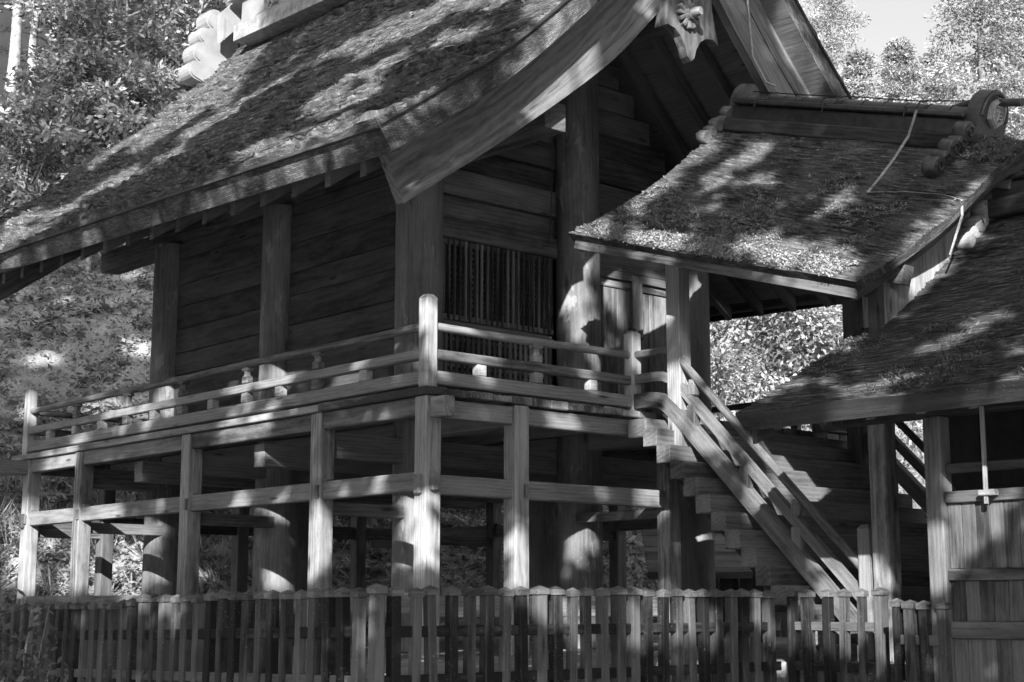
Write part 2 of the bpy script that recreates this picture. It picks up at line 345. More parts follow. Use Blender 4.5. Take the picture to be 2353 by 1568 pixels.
# ------------------------------------------------------------------ roofs
def roof_mesh(name, prof, thick, a0, a1, X0, n_s, n_a, mats, place, amp=.02, course=.035, lip=.965, seed=1, cx=None):
    """double-pitched thick shingle roof. prof: (offset, height) from ridge to eave; place(b, a, c) -> world"""
    pr = smooth_curve(prof, 24); sl = np.concatenate([[0], np.cumsum(np.linalg.norm(np.diff(pr, axis=0), axis=1))])
    S = np.linspace(0, sl[-1], n_s+1); o = np.interp(S, sl, pr[:, 0]); h = np.interp(S, sl, pr[:, 1])
    no = np.gradient(h, S); nh = np.gradient(o, S)          # normal = (-dh, do)
    J = np.unique(np.concatenate([np.arange(0, n_s, max(1, n_s//40)), [n_s]]))[1:]      # the far slope needs fewer rows
    o2 = np.concatenate([-o[::-1], o[J]]); h2 = np.concatenate([h[::-1], h[J]]); S2 = np.concatenate([-S[::-1], S[J]])
    nx = np.concatenate([no[::-1], -no[J]]); nz = np.concatenate([nh[::-1], nh[J]]); m = len(o2)
    A = np.linspace(a0, a1, n_a+1); SS, AA = np.meshgrid(S2, A, indexing='ij')
    row = np.floor(np.abs(SS)/course+.6*fbm(AA*.9, SS*.7, seed+40)); fr = np.abs(SS)/course+.6*fbm(AA*.9, SS*.7, seed+40)-row
    tat = ss(fbm(AA*.9, SS*1.3, seed+70), .42, .62)                 # ragged, weathered stretches
    d = amp*((.9+1.6*tat)*fr*(.3+vnoise(AA*4, row*7.3, seed))+(1.0+1.6*tat)*(np.floor(4*vnoise(AA*4, row*3.7, seed+5))/4-.4)+1.5*(fbm(AA*1.7, SS*3.2, seed+9)-.5))
    V = place(o2[:, None]+nx[:, None]*d, AA, h2[:, None]+nz[:, None]*d)      # (m, n_a+1, 3)
    top = V.reshape(-1, 3); gct = np.stack([AA, SS, 0*SS], -1).reshape(-1, 3)
    ho = np.interp(np.abs(o2)*lip, pr[:, 0], pr[:, 1])-thick
    ob_ = o2*lip
    bot = place(ob_[:, None]+0*AA, AA, ho[:, None]+0*AA); nb = n_a+1
    idx = np.arange(m*nb).reshape(m, nb); q = np.stack([idx[:-1, :-1], idx[1:, :-1], idx[1:, 1:], idx[:-1, 1:]], -1).reshape(-1, 4)
    MBV = [top]; GC = [gct]; F = [q]; MI = [np.zeros(len(q))]; SM = [np.zeros(len(q))]; base = len(top)
    def band(T, B, u, dep, mi):
        nonlocal base
        n = len(T); k = np.arange(n-1); MBV.append(np.concatenate([T, B])); GC.append(np.concatenate([np.c_[u, 0*u, 0*u], np.c_[u, 0*u+dep, 0*u]]))
        F.append(np.stack([k, n+k, n+k+1, k+1], 1)+base); MI.append(np.full(n-1, mi)); SM.append(np.zeros(n-1)); base += 2*n
    band(V[:, 0], bot[:, 0], S2, thick, 1); band(V[::-1, -1], bot[::-1, -1], S2, thick, 1)
    band(V[0, ::-1], bot[0, ::-1], A, thick, 1); band(V[-1], bot[-1], A, thick, 1)
    bq = q[:, ::-1]; bq = np.stack([idx[:-1, 0], idx[:-1, -1], idx[1:, -1], idx[1:, 0]], -1)
    MBV.append(bot.reshape(-1, 3)); GC.append(gct); F.append(bq+base); MI.append(np.full(len(bq), 2)); SM.append(np.zeros(len(bq)))
    allV = np.concatenate(MBV); c = (allV.min(0)+allV.max(0))/2
    me = npmesh(name, allV-c, F, mats, np.concatenate(GC), midx=np.concatenate(MI))
    return me, c, pr
def tufts(name, pts, nrm, per, r, size, mat, parent, rng, lo=0., hi=1., up=.5, ratio=2.):
    """small leafy tufts growing on a surface, one mesh"""
    n = len(pts); N = n*per; ci = np.repeat(np.arange(n), per); rr = np.broadcast_to(np.asarray(r, float), (n,))[ci]
    d = rng.normal(size=(N, 3)); d /= np.linalg.norm(d, axis=1)[:, None]; d[:, 2] = np.abs(d[:, 2])
    P = pts[ci]+d*(rr*rng.uniform(.2, 1, N)**.5)[:, None]*np.array([1, 1, .6]); return leaf_obj(name, P, size, mat, parent, rng, np.clip(rng.uniform(lo, hi, n)[ci]+rng.normal(0, .15, N), 0, 1), nrm=nrm, up=up, ratio=ratio)
def leaf_obj(name, P, size, mat, parent, rng, lv, nrm=None, up=.5, ratio=2.0, kind=None, dirs=None):
    N = len(P); sz = np.broadcast_to(np.asarray(size, float), (N,))*rng.uniform(.65, 1.3, N)
    nn = rng.normal(size=(N, 3)); nn[:, 2] += up*2; nn += 0 if nrm is None else np.asarray(nrm)*1.5; nn /= np.linalg.norm(nn, axis=1)[:, None]
    a = rng.normal(size=(N, 3)) if dirs is None else dirs+rng.normal(size=(N, 3))*.35
    a -= nn*np.sum(a*nn, 1)[:, None]; a /= np.linalg.norm(a, axis=1)[:, None]+1e-9; b = np.cross(nn, a)
    L = sz[:, None]; Wd = L/ratio
    V = np.stack([P, P+a*L*.5+b*Wd*.5-nn*L*.06, P+a*L-nn*L*.14, P+a*L*.5-b*Wd*.5-nn*L*.06], 1).reshape(-1, 3)
    k = np.arange(N)*4; t = np.concatenate([np.stack([k, k+1, k+2], 1), np.stack([k, k+2, k+3], 1)])
    c = (V.min(0)+V.max(0))/2; me = npmesh(name, V-c, [t], [M[mat]], lv=np.repeat(lv, 4)); o = put(name, me, c, parent)
    if kind: o['kind'] = kind
    return o

# ------------------------------------------------------------------ ground and hillside
GZ = -0.55; LOW = -1.6
def ss(x, a, b):
    t = np.clip((x-a)/(b-a), 0, 1); return t*t*(3-2*t)
def height(x, y):
    x = np.asarray(x, float); y = np.asarray(y, float); s = .55*x+.83*y; r = .75*x-.661*y
    ter = np.maximum(ss(x, 7.2, 7.3)*ss(y, 9.7, 9.8), ss(x, 12.0, 12.1)*ss(y, 2.9, 3.0))
    z = LOW+(GZ-LOW)*ter
    k = .12+.88*ss(-r, -7.5, .5); d = np.maximum(0, s-28.3-1.2*(fbm(r*.15, s*0+3, 5)-.5))
    hz = k*(.82*np.minimum(d, 30)+.25*np.maximum(0, d-30))*ss(d, 0, 3.)
    return z+hz+ss(d, 0, 4)*.5*(fbm(x*.5, y*.5, 8)-.4)+.03*(fbm(x*1.7, y*1.7, 2)-.5)
gx = np.unique(np.concatenate([np.linspace(-160, -12, 30), np.arange(-12, 46, .45), [7.2, 7.3, 12.0, 12.1], np.linspace(46, 260, 40)]))
gy = np.unique(np.concatenate([np.linspace(-160, -6, 30), np.arange(-6, 62, .45), [9.7, 9.8], np.linspace(62, 260, 40)]))
GX, GY = np.meshgrid(gx, gy, indexing='ij'); V = np.stack([GX, GY, height(GX, GY)], -1).reshape(-1, 3)
I = np.arange(len(V)).reshape(len(gx), len(gy)); q = np.stack([I[:-1, :-1], I[1:, :-1], I[1:, 1:], I[:-1, 1:]], -1).reshape(-1, 4)
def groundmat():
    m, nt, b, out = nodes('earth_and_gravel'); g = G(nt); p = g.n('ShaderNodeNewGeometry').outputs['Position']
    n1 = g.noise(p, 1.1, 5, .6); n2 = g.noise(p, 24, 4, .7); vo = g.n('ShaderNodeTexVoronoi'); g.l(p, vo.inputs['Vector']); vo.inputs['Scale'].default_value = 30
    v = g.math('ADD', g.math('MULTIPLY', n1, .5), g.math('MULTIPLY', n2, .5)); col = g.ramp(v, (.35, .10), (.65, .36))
    sx_ = g.n('ShaderNodeSeparateXYZ'); g.l(p, sx_.inputs[0]); wood_shade = g.ramp(g.math('MULTIPLY', sx_.outputs[2], .05), (.38, 1.), (.52, .05))     # shade among the upper trees painted into the ground, by height
    col = g.vm('MULTIPLY', col, wood_shade)
    g.l(col, b.inputs['Base Color']); b.inputs['Roughness'].default_value = .95
    bp = g.n('ShaderNodeBump'); bp.inputs['Strength'].default_value = .7; bp.inputs['Distance'].default_value = .03
    g.l(g.math('ADD', n2, g.math('MULTIPLY', vo.outputs['Distance'], .6)), bp.inputs['Height']); g.l(bp.outputs[0], b.inputs['Normal']); return m
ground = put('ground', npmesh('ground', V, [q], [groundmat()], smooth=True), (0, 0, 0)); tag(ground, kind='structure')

# ------------------------------------------------------------------ the main hall
XC, YF, YB = 13.44, 11.45, 23.25
zt = lambda y: .033*(y-YF)
hall = thing('shrine_hall', 'raised timber shrine hall with steep thatched gable roof and railed veranda', 'shrine', (XC, 17.2, GZ))
PROF = [(0, 9.35), (.5, 8.72), (1.41, 7.64), (2.53, 6.54), (3.5, 5.68), (4.4, 5.03), (5.07, 4.56)]
TH = .37
def place_main(b, a, c): return np.stack(np.broadcast_arrays(XC+b, a, c+zt(a)+.25*ss(np.abs(b), .8, 2.5)*ss(a, 19.5, 23.2)), -1)
me, c, PR = roof_mesh('thatched_roof', PROF, TH, YF, YB, XC, 380, 560, [M['thatch'], M['cut'], M['soffit']], place_main, amp=.030, course=.075, seed=3)
roof = put('roof', me, c, hall); tag(roof, 'mossy shingle thatch with thick trimmed edges')
Tm = lambda o: np.interp(np.abs(o), PR[:, 0], PR[:, 1])
Um = lambda o: Tm(np.abs(o)*.965)-TH
def edge_tube(name, mat, par, o_list, y, dz, r):
    pts = np.array([(XC+o, y, Tm(o)+zt(y)+dz) for o in o_list]); return MB().tube(pts, r, 6).build(name, mat, par)
for sg in (-1, 1):
    edge_tube('edge_batten', 'dark', roof, [sg*o for o in np.linspace(.2, 5.05, 24)], YF-.01, -.02, .022)
    beam('eave_batten', 'dark', roof, (XC+sg*5.06, YF, 4.53), (XC+sg*5.06, YB, 4.53+zt(YB)), .04, .04)
# gable boards, each slope in front and behind
LOWB = smooth_curve([(0, 7.78), (.4, 7.32), (.9, 6.78), (1.65, 6.04), (3.04, 4.96), (4.50, 3.93)], 10)
for y0, dy in ((11.80, .1), (YB-.45, .1)):
    for sg in (-1, 1):
        o = np.linspace(0, 1, 40); lo_o = np.interp(o, np.linspace(0, 1, len(LOWB)), LOWB[:, 0]); lo_z = np.interp(o, np.linspace(0, 1, len(LOWB)), LOWB[:, 1])
        up_o = lo_o*(4.78/4.50); up_z = Um(np.minimum(up_o, 4.86))-.015
        A = np.stack([XC+sg*up_o, 0*o+y0, up_z+zt(y0)], 1); B = np.stack([XC+sg*lo_o, 0*o+y0, lo_z+zt(y0)], 1)
        gb = MB().strip(A, B, (0, dy, 0)).build('gable_board', 'barge', roof)
        f = .17; C = A*f+B*(1-f); D = B.copy(); D[:, 2] -= .012
        MB().strip(C+np.array([0, -.03, 0]), D+np.array([0, -.03, 0]), (0, .028, 0)).build('gable_board_bead', 'barge', roof)
        f2 = .60; C2 = A*.985+B*.015
        MB().strip(C2+np.array([0, -.022, 0]), (A*f2+B*(1-f2))+np.array([0, -.022, 0]), (0, .02, 0)).build('gable_board_fillet', 'barge', roof)
        # soffit plank between the board and the thatch face
        E1 = np.stack([XC+sg*up_o, 0*o+YF+.06, up_z+.01+zt(YF)], 1); E2 = np.stack([XC+sg*up_o, 0*o+11.79, up_z+.01+zt(11.8)], 1)
        if y0 < 15: MB().strip(E1, E2, (0, 0, -.025)).build('verge_soffit', 'mid', roof)
# rafters, purlins
ys = np.arange(12.25, 23., .63)
for i, y in enumerate(ys):
    for sg in (-1, 1):
        o0 = .1 if y < 14.4 else 2.1
        o = np.linspace(o0, 4.66, 14 if o0 < 1 else 8)
        A = np.stack([XC+sg*o, 0*o+y-.05, Um(o)-.15+zt(y)], 1); B = A.copy(); B[:, 2] -= .19
        MB().strip(A, B, (0, .1, 0)).build('rafter', 'rafter', roof)
for sg in (-1, 1):
    beam('eave_board', 'rafter', roof, (XC+sg*4.74, YF+.08, Um(4.74)-.075), (XC+sg*4.74, YB-.08, Um(4.74)-.075+zt(YB)), .05, .15)
    for o, zz in ((.9, -.33), (3.55, -.30)):
        beam('purlin', 'soffit', roof, (XC+sg*o, 11.95, Um(o)+zz), (XC+sg*o, 14.1, Um(o)+zz+zt(14.1)), .16, .2)
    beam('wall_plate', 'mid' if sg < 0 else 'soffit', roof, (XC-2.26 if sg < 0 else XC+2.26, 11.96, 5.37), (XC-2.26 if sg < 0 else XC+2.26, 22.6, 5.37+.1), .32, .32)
beam('ridge_purlin', 'soffit', roof, (XC, 11.95, 8.45), (XC, 22.8, 8.75), .24, .3)
# pendant board at the apex, with a carved flower boss
g1 = [(-.36, .95), (-.40, .30), (-.46, .02), (-.50, -.13), (-.40, -.08), (-.27, -.10), (-.17, -.17), (-.10, -.28), (-.06, -.40), (0, -.45),
      (.06, -.40), (.10, -.28), (.17, -.17), (.27, -.10), (.40, -.08), (.50, -.13), (.46, .02), (.40, .30), (.36, .95)]
pend = MB().extrude(np.array(g1), (13.12, 11.66, 6.84), (1, 0, 0), (0, 0, 1), (0, .12, 0)).build('gable_pendant', 'barge', hall)
pend['label'] = 'pale carved pendant board with flower boss under the gable apex'
fl = MB()
for k in range(12):
    a = k/12*2*math.pi; fl.obox((13.05+.12*math.cos(a), 11.63, 6.95+.12*math.sin(a)), (math.cos(a), 0, math.sin(a)), (0, 1, 0), (-math.sin(a), 0, math.cos(a)), .06, .035, .026, .012)
fl.tube([(13.05, 11.65, 6.95), (13.05, 11.55, 6.95)], [.11, .075], 12).build('flower_petals', 'barge', pend)
MB().tube([(13.05, 11.56, 6.95), (13.06, 11.50, 6.95), (13.07, 11.44, 6.95)], [.055, .06, .05], 10).build('flower_stem', 'light', pend)
# ridge
RZ = 9.35
rb = beam('ridge_base', 'stone', roof, (XC, 11.9, RZ-.02), (XC, 21.95, RZ-.02+zt(21.95)), .98, .28)
rb2 = beam('ridge_cover', 'copper', roof, (XC, 12.0, RZ+.37), (XC, 21.9, RZ+.37+zt(21.9)), .74, .5)
beam('ridge_cover_cap', 'copper', roof, (XC, 11.9, RZ+.69), (XC, 22.2, RZ+.69+zt(22.2)), .98, .13)
beam('ridge_cover_foot', 'copper', roof, (XC, 11.95, RZ+.16), (XC, 21.93, RZ+.16+zt(21.93)), .86, .07)
def crest(par, O, U, Vv, n, r):
    """hexagonal crest tablet with a raised character"""
    O = np.array(O, float); U = np.array(U, float); Vv = np.array(Vv, float); n = np.array(n, float)
    hx = [(r*.86*math.cos(math.radians(60*k+30))/.866*.82, r*math.sin(math.radians(60*k+30))) for k in range(6)]
    t = MB().extrude(hx, O, U, Vv, n*.05).build('crest_tablet', par[1], par[0])
    ring = MB(); 
    for k in range(6):
        p = np.array(hx[k])*.84; q2 = np.array(hx[(k+1) % 6])*.84
        ring.beam(O+n*.06+p[0]*U+p[1]*Vv, O+n*.06+q2[0]*U+q2[1]*Vv, .03*r/.25, .03*r/.25, up=n, ch=.003)
    seg = [((-.42, .36), (.42, .36)), ((.05, .62), (-.38, -.05)), ((-.12, .1), (-.12, -.58)), ((-.12, .1), (.34, .1)), ((.34, .1), (.34, -.55)), ((-.12, -.14), (.34, -.14)), ((-.12, -.36), (.34, -.36))]
    for p, q2 in seg: ring.beam(O+n*.06+p[0]*r*U+p[1]*r*Vv, O+n*.06+q2[0]*r*U+q2[1]*r*Vv, .025*r/.25, .04*r/.25, up=n, ch=.003)
    ring.build('crest_character', par[2], t)
crest((roof, 'copper', 'copper'), (XC-.37, 20.9, RZ+.38+zt(21)), (0, -1, 0), (0, 0, 1), (-1, 0, 0), .26)
# crossed finial boards near each end of the ridge, and the lobed end ornament
for yk, dr in ((22.3, 1), (12.1, -1)):
    for sg in (-1, 1):
        z0 = RZ+.27+zt(yk)-.36; y0 = yk+.16*dr*(sg > 0)
        pl = [(.52, z0), (.53, z0+.53), (-.95, z0+2.12), (-.95, z0+1.58)]
        MB().extrude([(sg*a, b) for a, b in pl], (XC, y0, 0), (1, 0, 0), (0, 0, 1), (0, .14*dr, 0)).build('finial_board', 'copper', roof)
        MB().extrude([(sg*.50, z0+.05), (sg*.50, z0+.45), (sg*.46, z0+.45), (sg*.46, z0+.05)], (XC, y0-.012*dr, 0), (1, 0, 0), (0, 0, 1), (0, .012*dr, 0)).build('finial_seam', 'copper', roof)
        mb = MB(); y1 = yk+.30*dr; zo = -.36+zt(yk)
        for sc, ya, th_ in ((1., y1, .34), (.82, y1-.03, .03)):
            out_ = [(.02, 9.0), (.62, 8.92)]
            for ox, oz, rr in ((.80, 9.13, .17), (.71, 9.46, .20), (.66, 9.79, .15), (.47, 10.12, .2)):
                out_ += [(ox+rr*sc*math.cos(q), oz+rr*sc*math.sin(q)) for q in np.radians(np.linspace(-75, 75 if oz < 10 else 130, 9))]
            out_ += [(.02, 10.25)]; mb.extrude([(sg*a, b+zo) for a, b in out_], (XC, ya, 0), (1, 0, 0), (0, 0, 1), (0, th_*dr, 0))
        mb.build('ridge_end_ornament', 'copper', roof)
# pillars on base stones
PR_ = .285
for (x, y, zt_) in ((11.04, 14.22, 5.3), (11.04, 17.22, 5.3), (11.04, 20.22, 5.3), (13.44, 13.96, 8.3), (15.85, 14.22, 5.3), (15.85, 17.22, 5.3), (15.85, 20.22, 5.3), (13.44, 20.4, 8.4)):
    zz = np.linspace(GZ+.02, zt_, 14); p = tube('pillar', 'pillar', hall, [(x, y, z) for z in zz], PR_, seg=28, rough=.03)
    s = tube('base_stone', 'stone', hall, [(x, y, GZ-.25), (x, y, GZ+.01)], [.55, .5], seg=14, rough=.3)
# side walls: stacked wide planks between the pillars
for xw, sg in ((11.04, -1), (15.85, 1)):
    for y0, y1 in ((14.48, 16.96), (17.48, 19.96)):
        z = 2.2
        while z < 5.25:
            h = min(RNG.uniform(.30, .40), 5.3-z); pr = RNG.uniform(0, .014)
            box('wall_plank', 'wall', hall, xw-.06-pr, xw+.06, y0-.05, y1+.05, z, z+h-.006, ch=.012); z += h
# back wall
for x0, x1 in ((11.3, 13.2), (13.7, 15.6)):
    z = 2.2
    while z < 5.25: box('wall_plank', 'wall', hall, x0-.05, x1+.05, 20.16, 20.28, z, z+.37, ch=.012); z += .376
# front wall, left bay
FY = 14.22
for (z0, z1, dy, mat) in ((4.41, 4.66, .14, 'mid'), (4.665, 4.96, .03, 'mid'), (4.965, 5.30, .10, 'mid'), (5.305, 5.60, .04, 'wall'), (5.605, 5.95, .10, 'wall')):
    box('lintel_plank' if dy > .05 else 'wall_plank', mat, hall, 11.2, 13.25, FY-dy, FY+.06, z0, z1, ch=.012)
for (z0, z1, dy, mat) in ((4.41, 4.64, .10, 'mid'), (4.645, 4.97, .03, 'mid'), (4.975, 5.30, .08, 'mid'), (5.305, 5.60, .03, 'mid'), (5.605, 5.95, .08, 'mid')):
    box('lintel_plank' if dy > .05 else 'wall_plank', mat, hall, 13.65, 15.7, FY-dy, FY+.06, z0, z1, ch=.012)
z = 5.96
while z < 8.3:                                   # gable planks, cut to the roof slope
    h = .34; hw = np.interp(z+h+.05, [5.2, 6.1, 7.2, 8.5], [2.95, 2.15, 1.15, .15])
    if hw > .3:
        box('gable_plank', 'mid', hall, XC-hw, XC-.2, FY-.05, FY+.06, z, z+h-.008, ch=.012); box('gable_plank', 'mid', hall, XC+.2, XC+hw, FY-.05, FY+.06, z, z+h-.008, ch=.012)
    z += h
# lattice: hanging upper shutter and fixed lower panel
LX0, LX1 = 11.33, 13.16
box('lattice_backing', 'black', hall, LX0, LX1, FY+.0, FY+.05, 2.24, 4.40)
lat = box('lattice_shutter', 'lattice', hall, LX0, LX1, FY-.085, FY-.035, 3.40, 3.47); lat['label'] = 'worn hanging lattice shutter'
box('shutter_top_rail', 'lattice', lat, LX0, LX1, FY-.08, FY-.03, 4.33, 4.405)
for xx in (LX0, LX1-.05): box('shutter_stile', 'lattice', lat, xx, xx+.05, FY-.082, FY-.03, 3.475, 4.325)
nv = 20; px = (LX1-LX0-.1)/nv
for k in range(nv):
    x = LX0+.05+px*(k+.5)+RNG.normal(0, .004); w = .014+.01*RNG.random()
    MB().obox((x, FY-.10, 3.90), (1, 0, RNG.normal(0, .003)), (0, 1, 0), (0, 0, 1), w*.7, .017, .50).build('lattice_bar', 'lattice', lat)
    box('lattice_stick', 'dark', lat, x-.012, x+.012, FY-.068, FY-.045, 3.475, 4.325)
for k in range(11): box('lattice_crossbar', 'lattice', lat, LX0+.05, LX1-.05, FY-.043, FY-.022, 3.52+k*.075, 3.56+k*.075)
lat2 = box('lattice_panel', 'lattice', hall, LX0, LX1, FY-.06, FY-.01, 2.24, 2.31)
box('panel_top_rail', 'lattice', lat2, LX0, LX1, FY-.064, FY-.01, 3.33, 3.395)
for xx in (LX0, LX1-.05): box('panel_stile', 'lattice', lat2, xx, xx+.05, FY-.062, FY-.01, 2.315, 3.325)
for k in range(nv):
    x = LX0+.05+px*(k+.5); box('lattice_bar', 'lattice', lat2, x-.023, x+.023, FY-.055, FY-.030, 2.315, 3.325)
for k in range(12): box('lattice_crossbar', 'lattice', lat2, LX0+.05, LX1-.05, FY-.028, FY-.006, 2.36+k*.08, 2.40+k*.08)
tube('shutter_hook', 'iron', hall, [(13.06, FY-.20, 5.9), (13.02, FY-.2, 5.0), (12.98, FY-.2, 4.52), (12.9, FY-.16, 4.52)], .008, seg=6)
# double door in the right bay
box('door_frame', 'mid', hall, 13.72, 15.57, FY-.12, FY-.02, 4.30, 4.405)
for x0, x1 in ((13.76, 14.66), (14.70, 15.56)):
    d = box('door', 'door', hall, x0, x1, FY-.05, FY-.0, 2.24, 2.36); n = 3
    for k in range(n):
        w = (x1-x0)/n; box('door_plank', 'door', d, x0+w*k+.003, x0+w*(k+1)-.003, FY-.055, FY-.01, 2.365, 4.18)
    box('door_top_rail', 'door', d, x0, x1, FY-.075, FY-.01, 4.19, 4.295)
box('meeting_stile', 'door', hall, 14.60, 14.78, FY-.13, FY-.078, 2.3, 4.40)
lk = tube('door_lock', 'iron', hall, [(14.58, FY-.15, 3.62), (14.5, FY-.15, 3.62)], .035, seg=8); tube('lock_ring', 'iron', lk, [(14.54, FY-.17, 3.6), (14.52, FY-.19, 3.5), (14.56, FY-.19, 3.47)], .012, seg=6)
tube('door_knob', 'iron', hall, [(14.7, FY-.14, 3.52), (14.7, FY-.19, 3.52)], [.03, .02], seg=8)
# floor frame
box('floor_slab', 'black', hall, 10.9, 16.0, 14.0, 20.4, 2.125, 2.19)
for y in (14.25, 15.7, 17.2, 18.7, 20.2): box('floor_beam', 'soffit', hall, 9.8, 17.1, y-.11, y+.11, 1.62, 1.90)
for x in (10.95, 13.44, 15.9): box('floor_girder', 'soffit', hall, x-.1, x+.1, 12.4, 21.9, 1.905, 2.11)
for x in (11.7, 12.4, 14.3, 15.1): box('floor_joist', 'soffit', hall, x-.05, x+.05, 12.3, 21.8, 1.98, 2.11)
# veranda
DX0, DX1, DY0, DY1, DZ = 9.54, 17.34, 12.15, 22.25, 2.2
x = DX0; k = 0
while x < DX1-.05:
    w = min(RNG.uniform(.25, .33), DX1-x)
    segs = [(DY0+RNG.normal(0, .012), 14.1), (14.105, 17.3+RNG.uniform(-.6, .6)), (0, 20.0+RNG.uniform(-.5, .5)), (0, DY1+RNG.normal(0, .01))]
    yp = segs[0][0]
    for j, (a, b) in enumerate(segs):
        if j in (1, 2) and 11.1 < x < 15.6: yp = b; continue
        if j == 3 and 11.1 < x < 15.6: yp = 20.3
        box('floor_plank', 'deckm', hall, x+.002, x+w-.002, yp, b-.003, DZ-.075-RNG.uniform(0, .012), DZ+RNG.uniform(-.006, .004), ch=.009); yp = b
    x += w; k += 1
LP = [12.27, 14.16, 17.04, 20.02, 21.72]; FP = [10.87, 13.25, 15.6]; PX0, PX1 = 9.66, 17.22
def vpost(x, y, mat='post'):
    p = box('veranda_post', mat, hall, x-.1, x+.1, y-.1, y+.1, GZ+.02, DZ-.09, ch=.012)
    tube('base_stone', 'stone', hall, [(x, y, GZ-.2), (x, y, GZ+.015)], [.3, .25], seg=10, rough=.4)
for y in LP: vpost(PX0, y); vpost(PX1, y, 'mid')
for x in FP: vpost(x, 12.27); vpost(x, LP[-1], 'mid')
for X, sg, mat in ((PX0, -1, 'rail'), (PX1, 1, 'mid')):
    for a, b in zip(LP[:-1], LP[1:]): box('edge_beam', mat, hall, X-.07, X+.07, a+.10, b-.10, 1.92, 2.11, ch=.012)
    yy0, yy1 = LP[0]-.16, LP[-1]+.18
    box('tie_beam', mat, hall, X-.052, X+.052, yy0, yy1, 1.14, 1.34, ch=.01); box('tie_beam', mat, hall, X-.045, X+.045, yy0+.05, yy1, -.10, .12, ch=.01)
    for y in LP[1:]:
        box('wedge', mat, hall, X-.13, X-.101, y-.10, y-.055, 1.16, 1.30, ch=.004); box('wedge', mat, hall, X-.05, X+.03, y-.16, y-.101, 1.341, 1.375, ch=.004)
        box('cross_tie', 'mid', hall, min(X, X-sg*1.35), max(X, X-sg*1.35), y-.045, y+.045, .98, 1.13, ch=.01)
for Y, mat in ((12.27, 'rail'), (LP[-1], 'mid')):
    xs = [PX0]+FP+[PX1]
    for a, b in zip(xs[:-1], xs[1:]):
        if Y < 13 and a > 13: continue
        box('edge_beam', mat, hall, a+.10, b-.10, Y-.065, Y+.065, 1.90, 2.09, ch=.012)
    x1 = 13.36 if Y < 13 else PX1+.15
    box('tie_beam', mat, hall, PX0-.15, x1, Y-.05, Y+.05, 1.11, 1.31, ch=.01); box('tie_beam', mat, hall, PX0-.12, x1, Y-.045, Y+.045, -.13, .09, ch=.01)
    for x in xs[:2]: box('wedge', mat, hall, x+.02, x+.065, Y-.13, Y-.101, 1.13, 1.27, ch=.004)
box('cross_tie', 'rail', hall, 13.25-.045, 13.25+.045, 12.3, 13.8, 1.0, 1.12)
box('corner_beam_end', 'deckm', hall, 9.60, 9.745, 11.93, 12.165, 1.88, 2.09, ch=.012)
box('corner_beam_end', 'rail', hall, 9.02, 9.56, LP[-1]-.07, LP[-1]+.07, 1.88, 2.09, ch=.012)
# railings
def newel(x, y, top, base=DZ+.002, w=.072, mat='light', par=hall):
    b = MB().box(x-w, x+w, y-w, y+w, base, top-.035, ch=.008)
    t = np.array([(x-w+.004, y-w+.004), (x+w-.004, y-w+.004), (x+w-.004, y+w-.004), (x-w+.004, y+w-.004)]); q2 = (t-[x, y])*.55+[x, y]
    V = np.concatenate([np.c_[t, np.full(4, top-.036)], np.c_[q2, np.full(4, top)]]); k = np.arange(4)
    b.add(V, [np.stack([k, (k+1) % 4, (k+1) % 4+4, k+4], 1), np.array([[4, 5, 6, 7]])], V); return b.build('newel_post', mat, par)
def rail_run(p0, p1, tsuka, blocks):
    """p0, p1 plan points on the rail line; tsuka, blocks: distances from p0"""
    p0 = np.array(p0, float); p1 = np.array(p1, float); d = p1-p0; L = np.linalg.norm(d); d /= L; n = np.array([-d[1], d[0]])
    P = lambda t, z: (p0[0]+d[0]*t, p0[1]+d[1]*t, z)
    pts = [P(t, 2.855+.008*math.sin(t*1.3+p0[0])) for t in np.linspace(.04, L-.04, 12)]
    tube('top_rail', 'rail', hall, pts, .045, seg=14, rough=.05)
    beam('middle_rail', 'rail', hall, P(.06, 2.56), P(L-.06, 2.56), .085, .105, ch=.012)
    beam('base_rail', 'rail', hall, P(.06, 2.31), P(L-.06, 2.31), .11, .145, ch=.012)
    A = np.array([d[0], d[1], 0]); B = np.array([n[0], n[1], 0]); Z = (0, 0, 1)
    for t in tsuka:
        b = MB().obox(P(t, 2.445), A, B, Z, .062, .052, .06, .01).build('baluster', 'rail', hall)
        c = MB().obox(P(t, 2.66), A, B, Z, .06, .05, .047, .014)
        c.tube([P(t, 2.70), P(t, 2.725), P(t, 2.75), P(t, 2.775)], [.058, .042, .042, .05], 10); c.obox(P(t, 2.795), A, B, Z, .068, .052, .022, .01)
        c.build('baluster_cap', 'rail', b)
    for t in blocks: MB().obox(P(t, 2.445), A, B, Z, .06, .05, .06, .008).build('spacer_block', 'light', hall)
newel(9.66, 12.28, 3.18); newel(9.66, 21.9, 3.19); newel(12.69, 12.28, 3.15); newel(17.22, 12.28, 3.16); newel(17.22, 21.9, 3.16); newel(16.17, 12.28, 3.16)
rail_run((9.66, 12.28), (9.66, 21.9), [y-12.28 for y in (14.28, 15.78, 17.32, 18.8, 20.33)], [y-12.28 for y in (13.36, 15.04, 16.57, 18.05, 19.54, 21.17)])
rail_run((9.66, 12.28), (12.69, 12.28), [11.17-9.66], [10.36-9.66, 12.01-9.66])
rail_run((9.66, 21.9), (17.22, 21.9), [1.5, 3., 4.5, 6.], [.75, 2.25, 3.75, 5.25, 6.75])
rail_run((17.22, 12.28), (17.22, 21.9), [2, 3.5, 5, 6.5, 8], [1.2, 2.75, 4.25, 5.75, 7.25])
rail_run((16.17, 12.28), (17.22, 12.28), [], [.5])

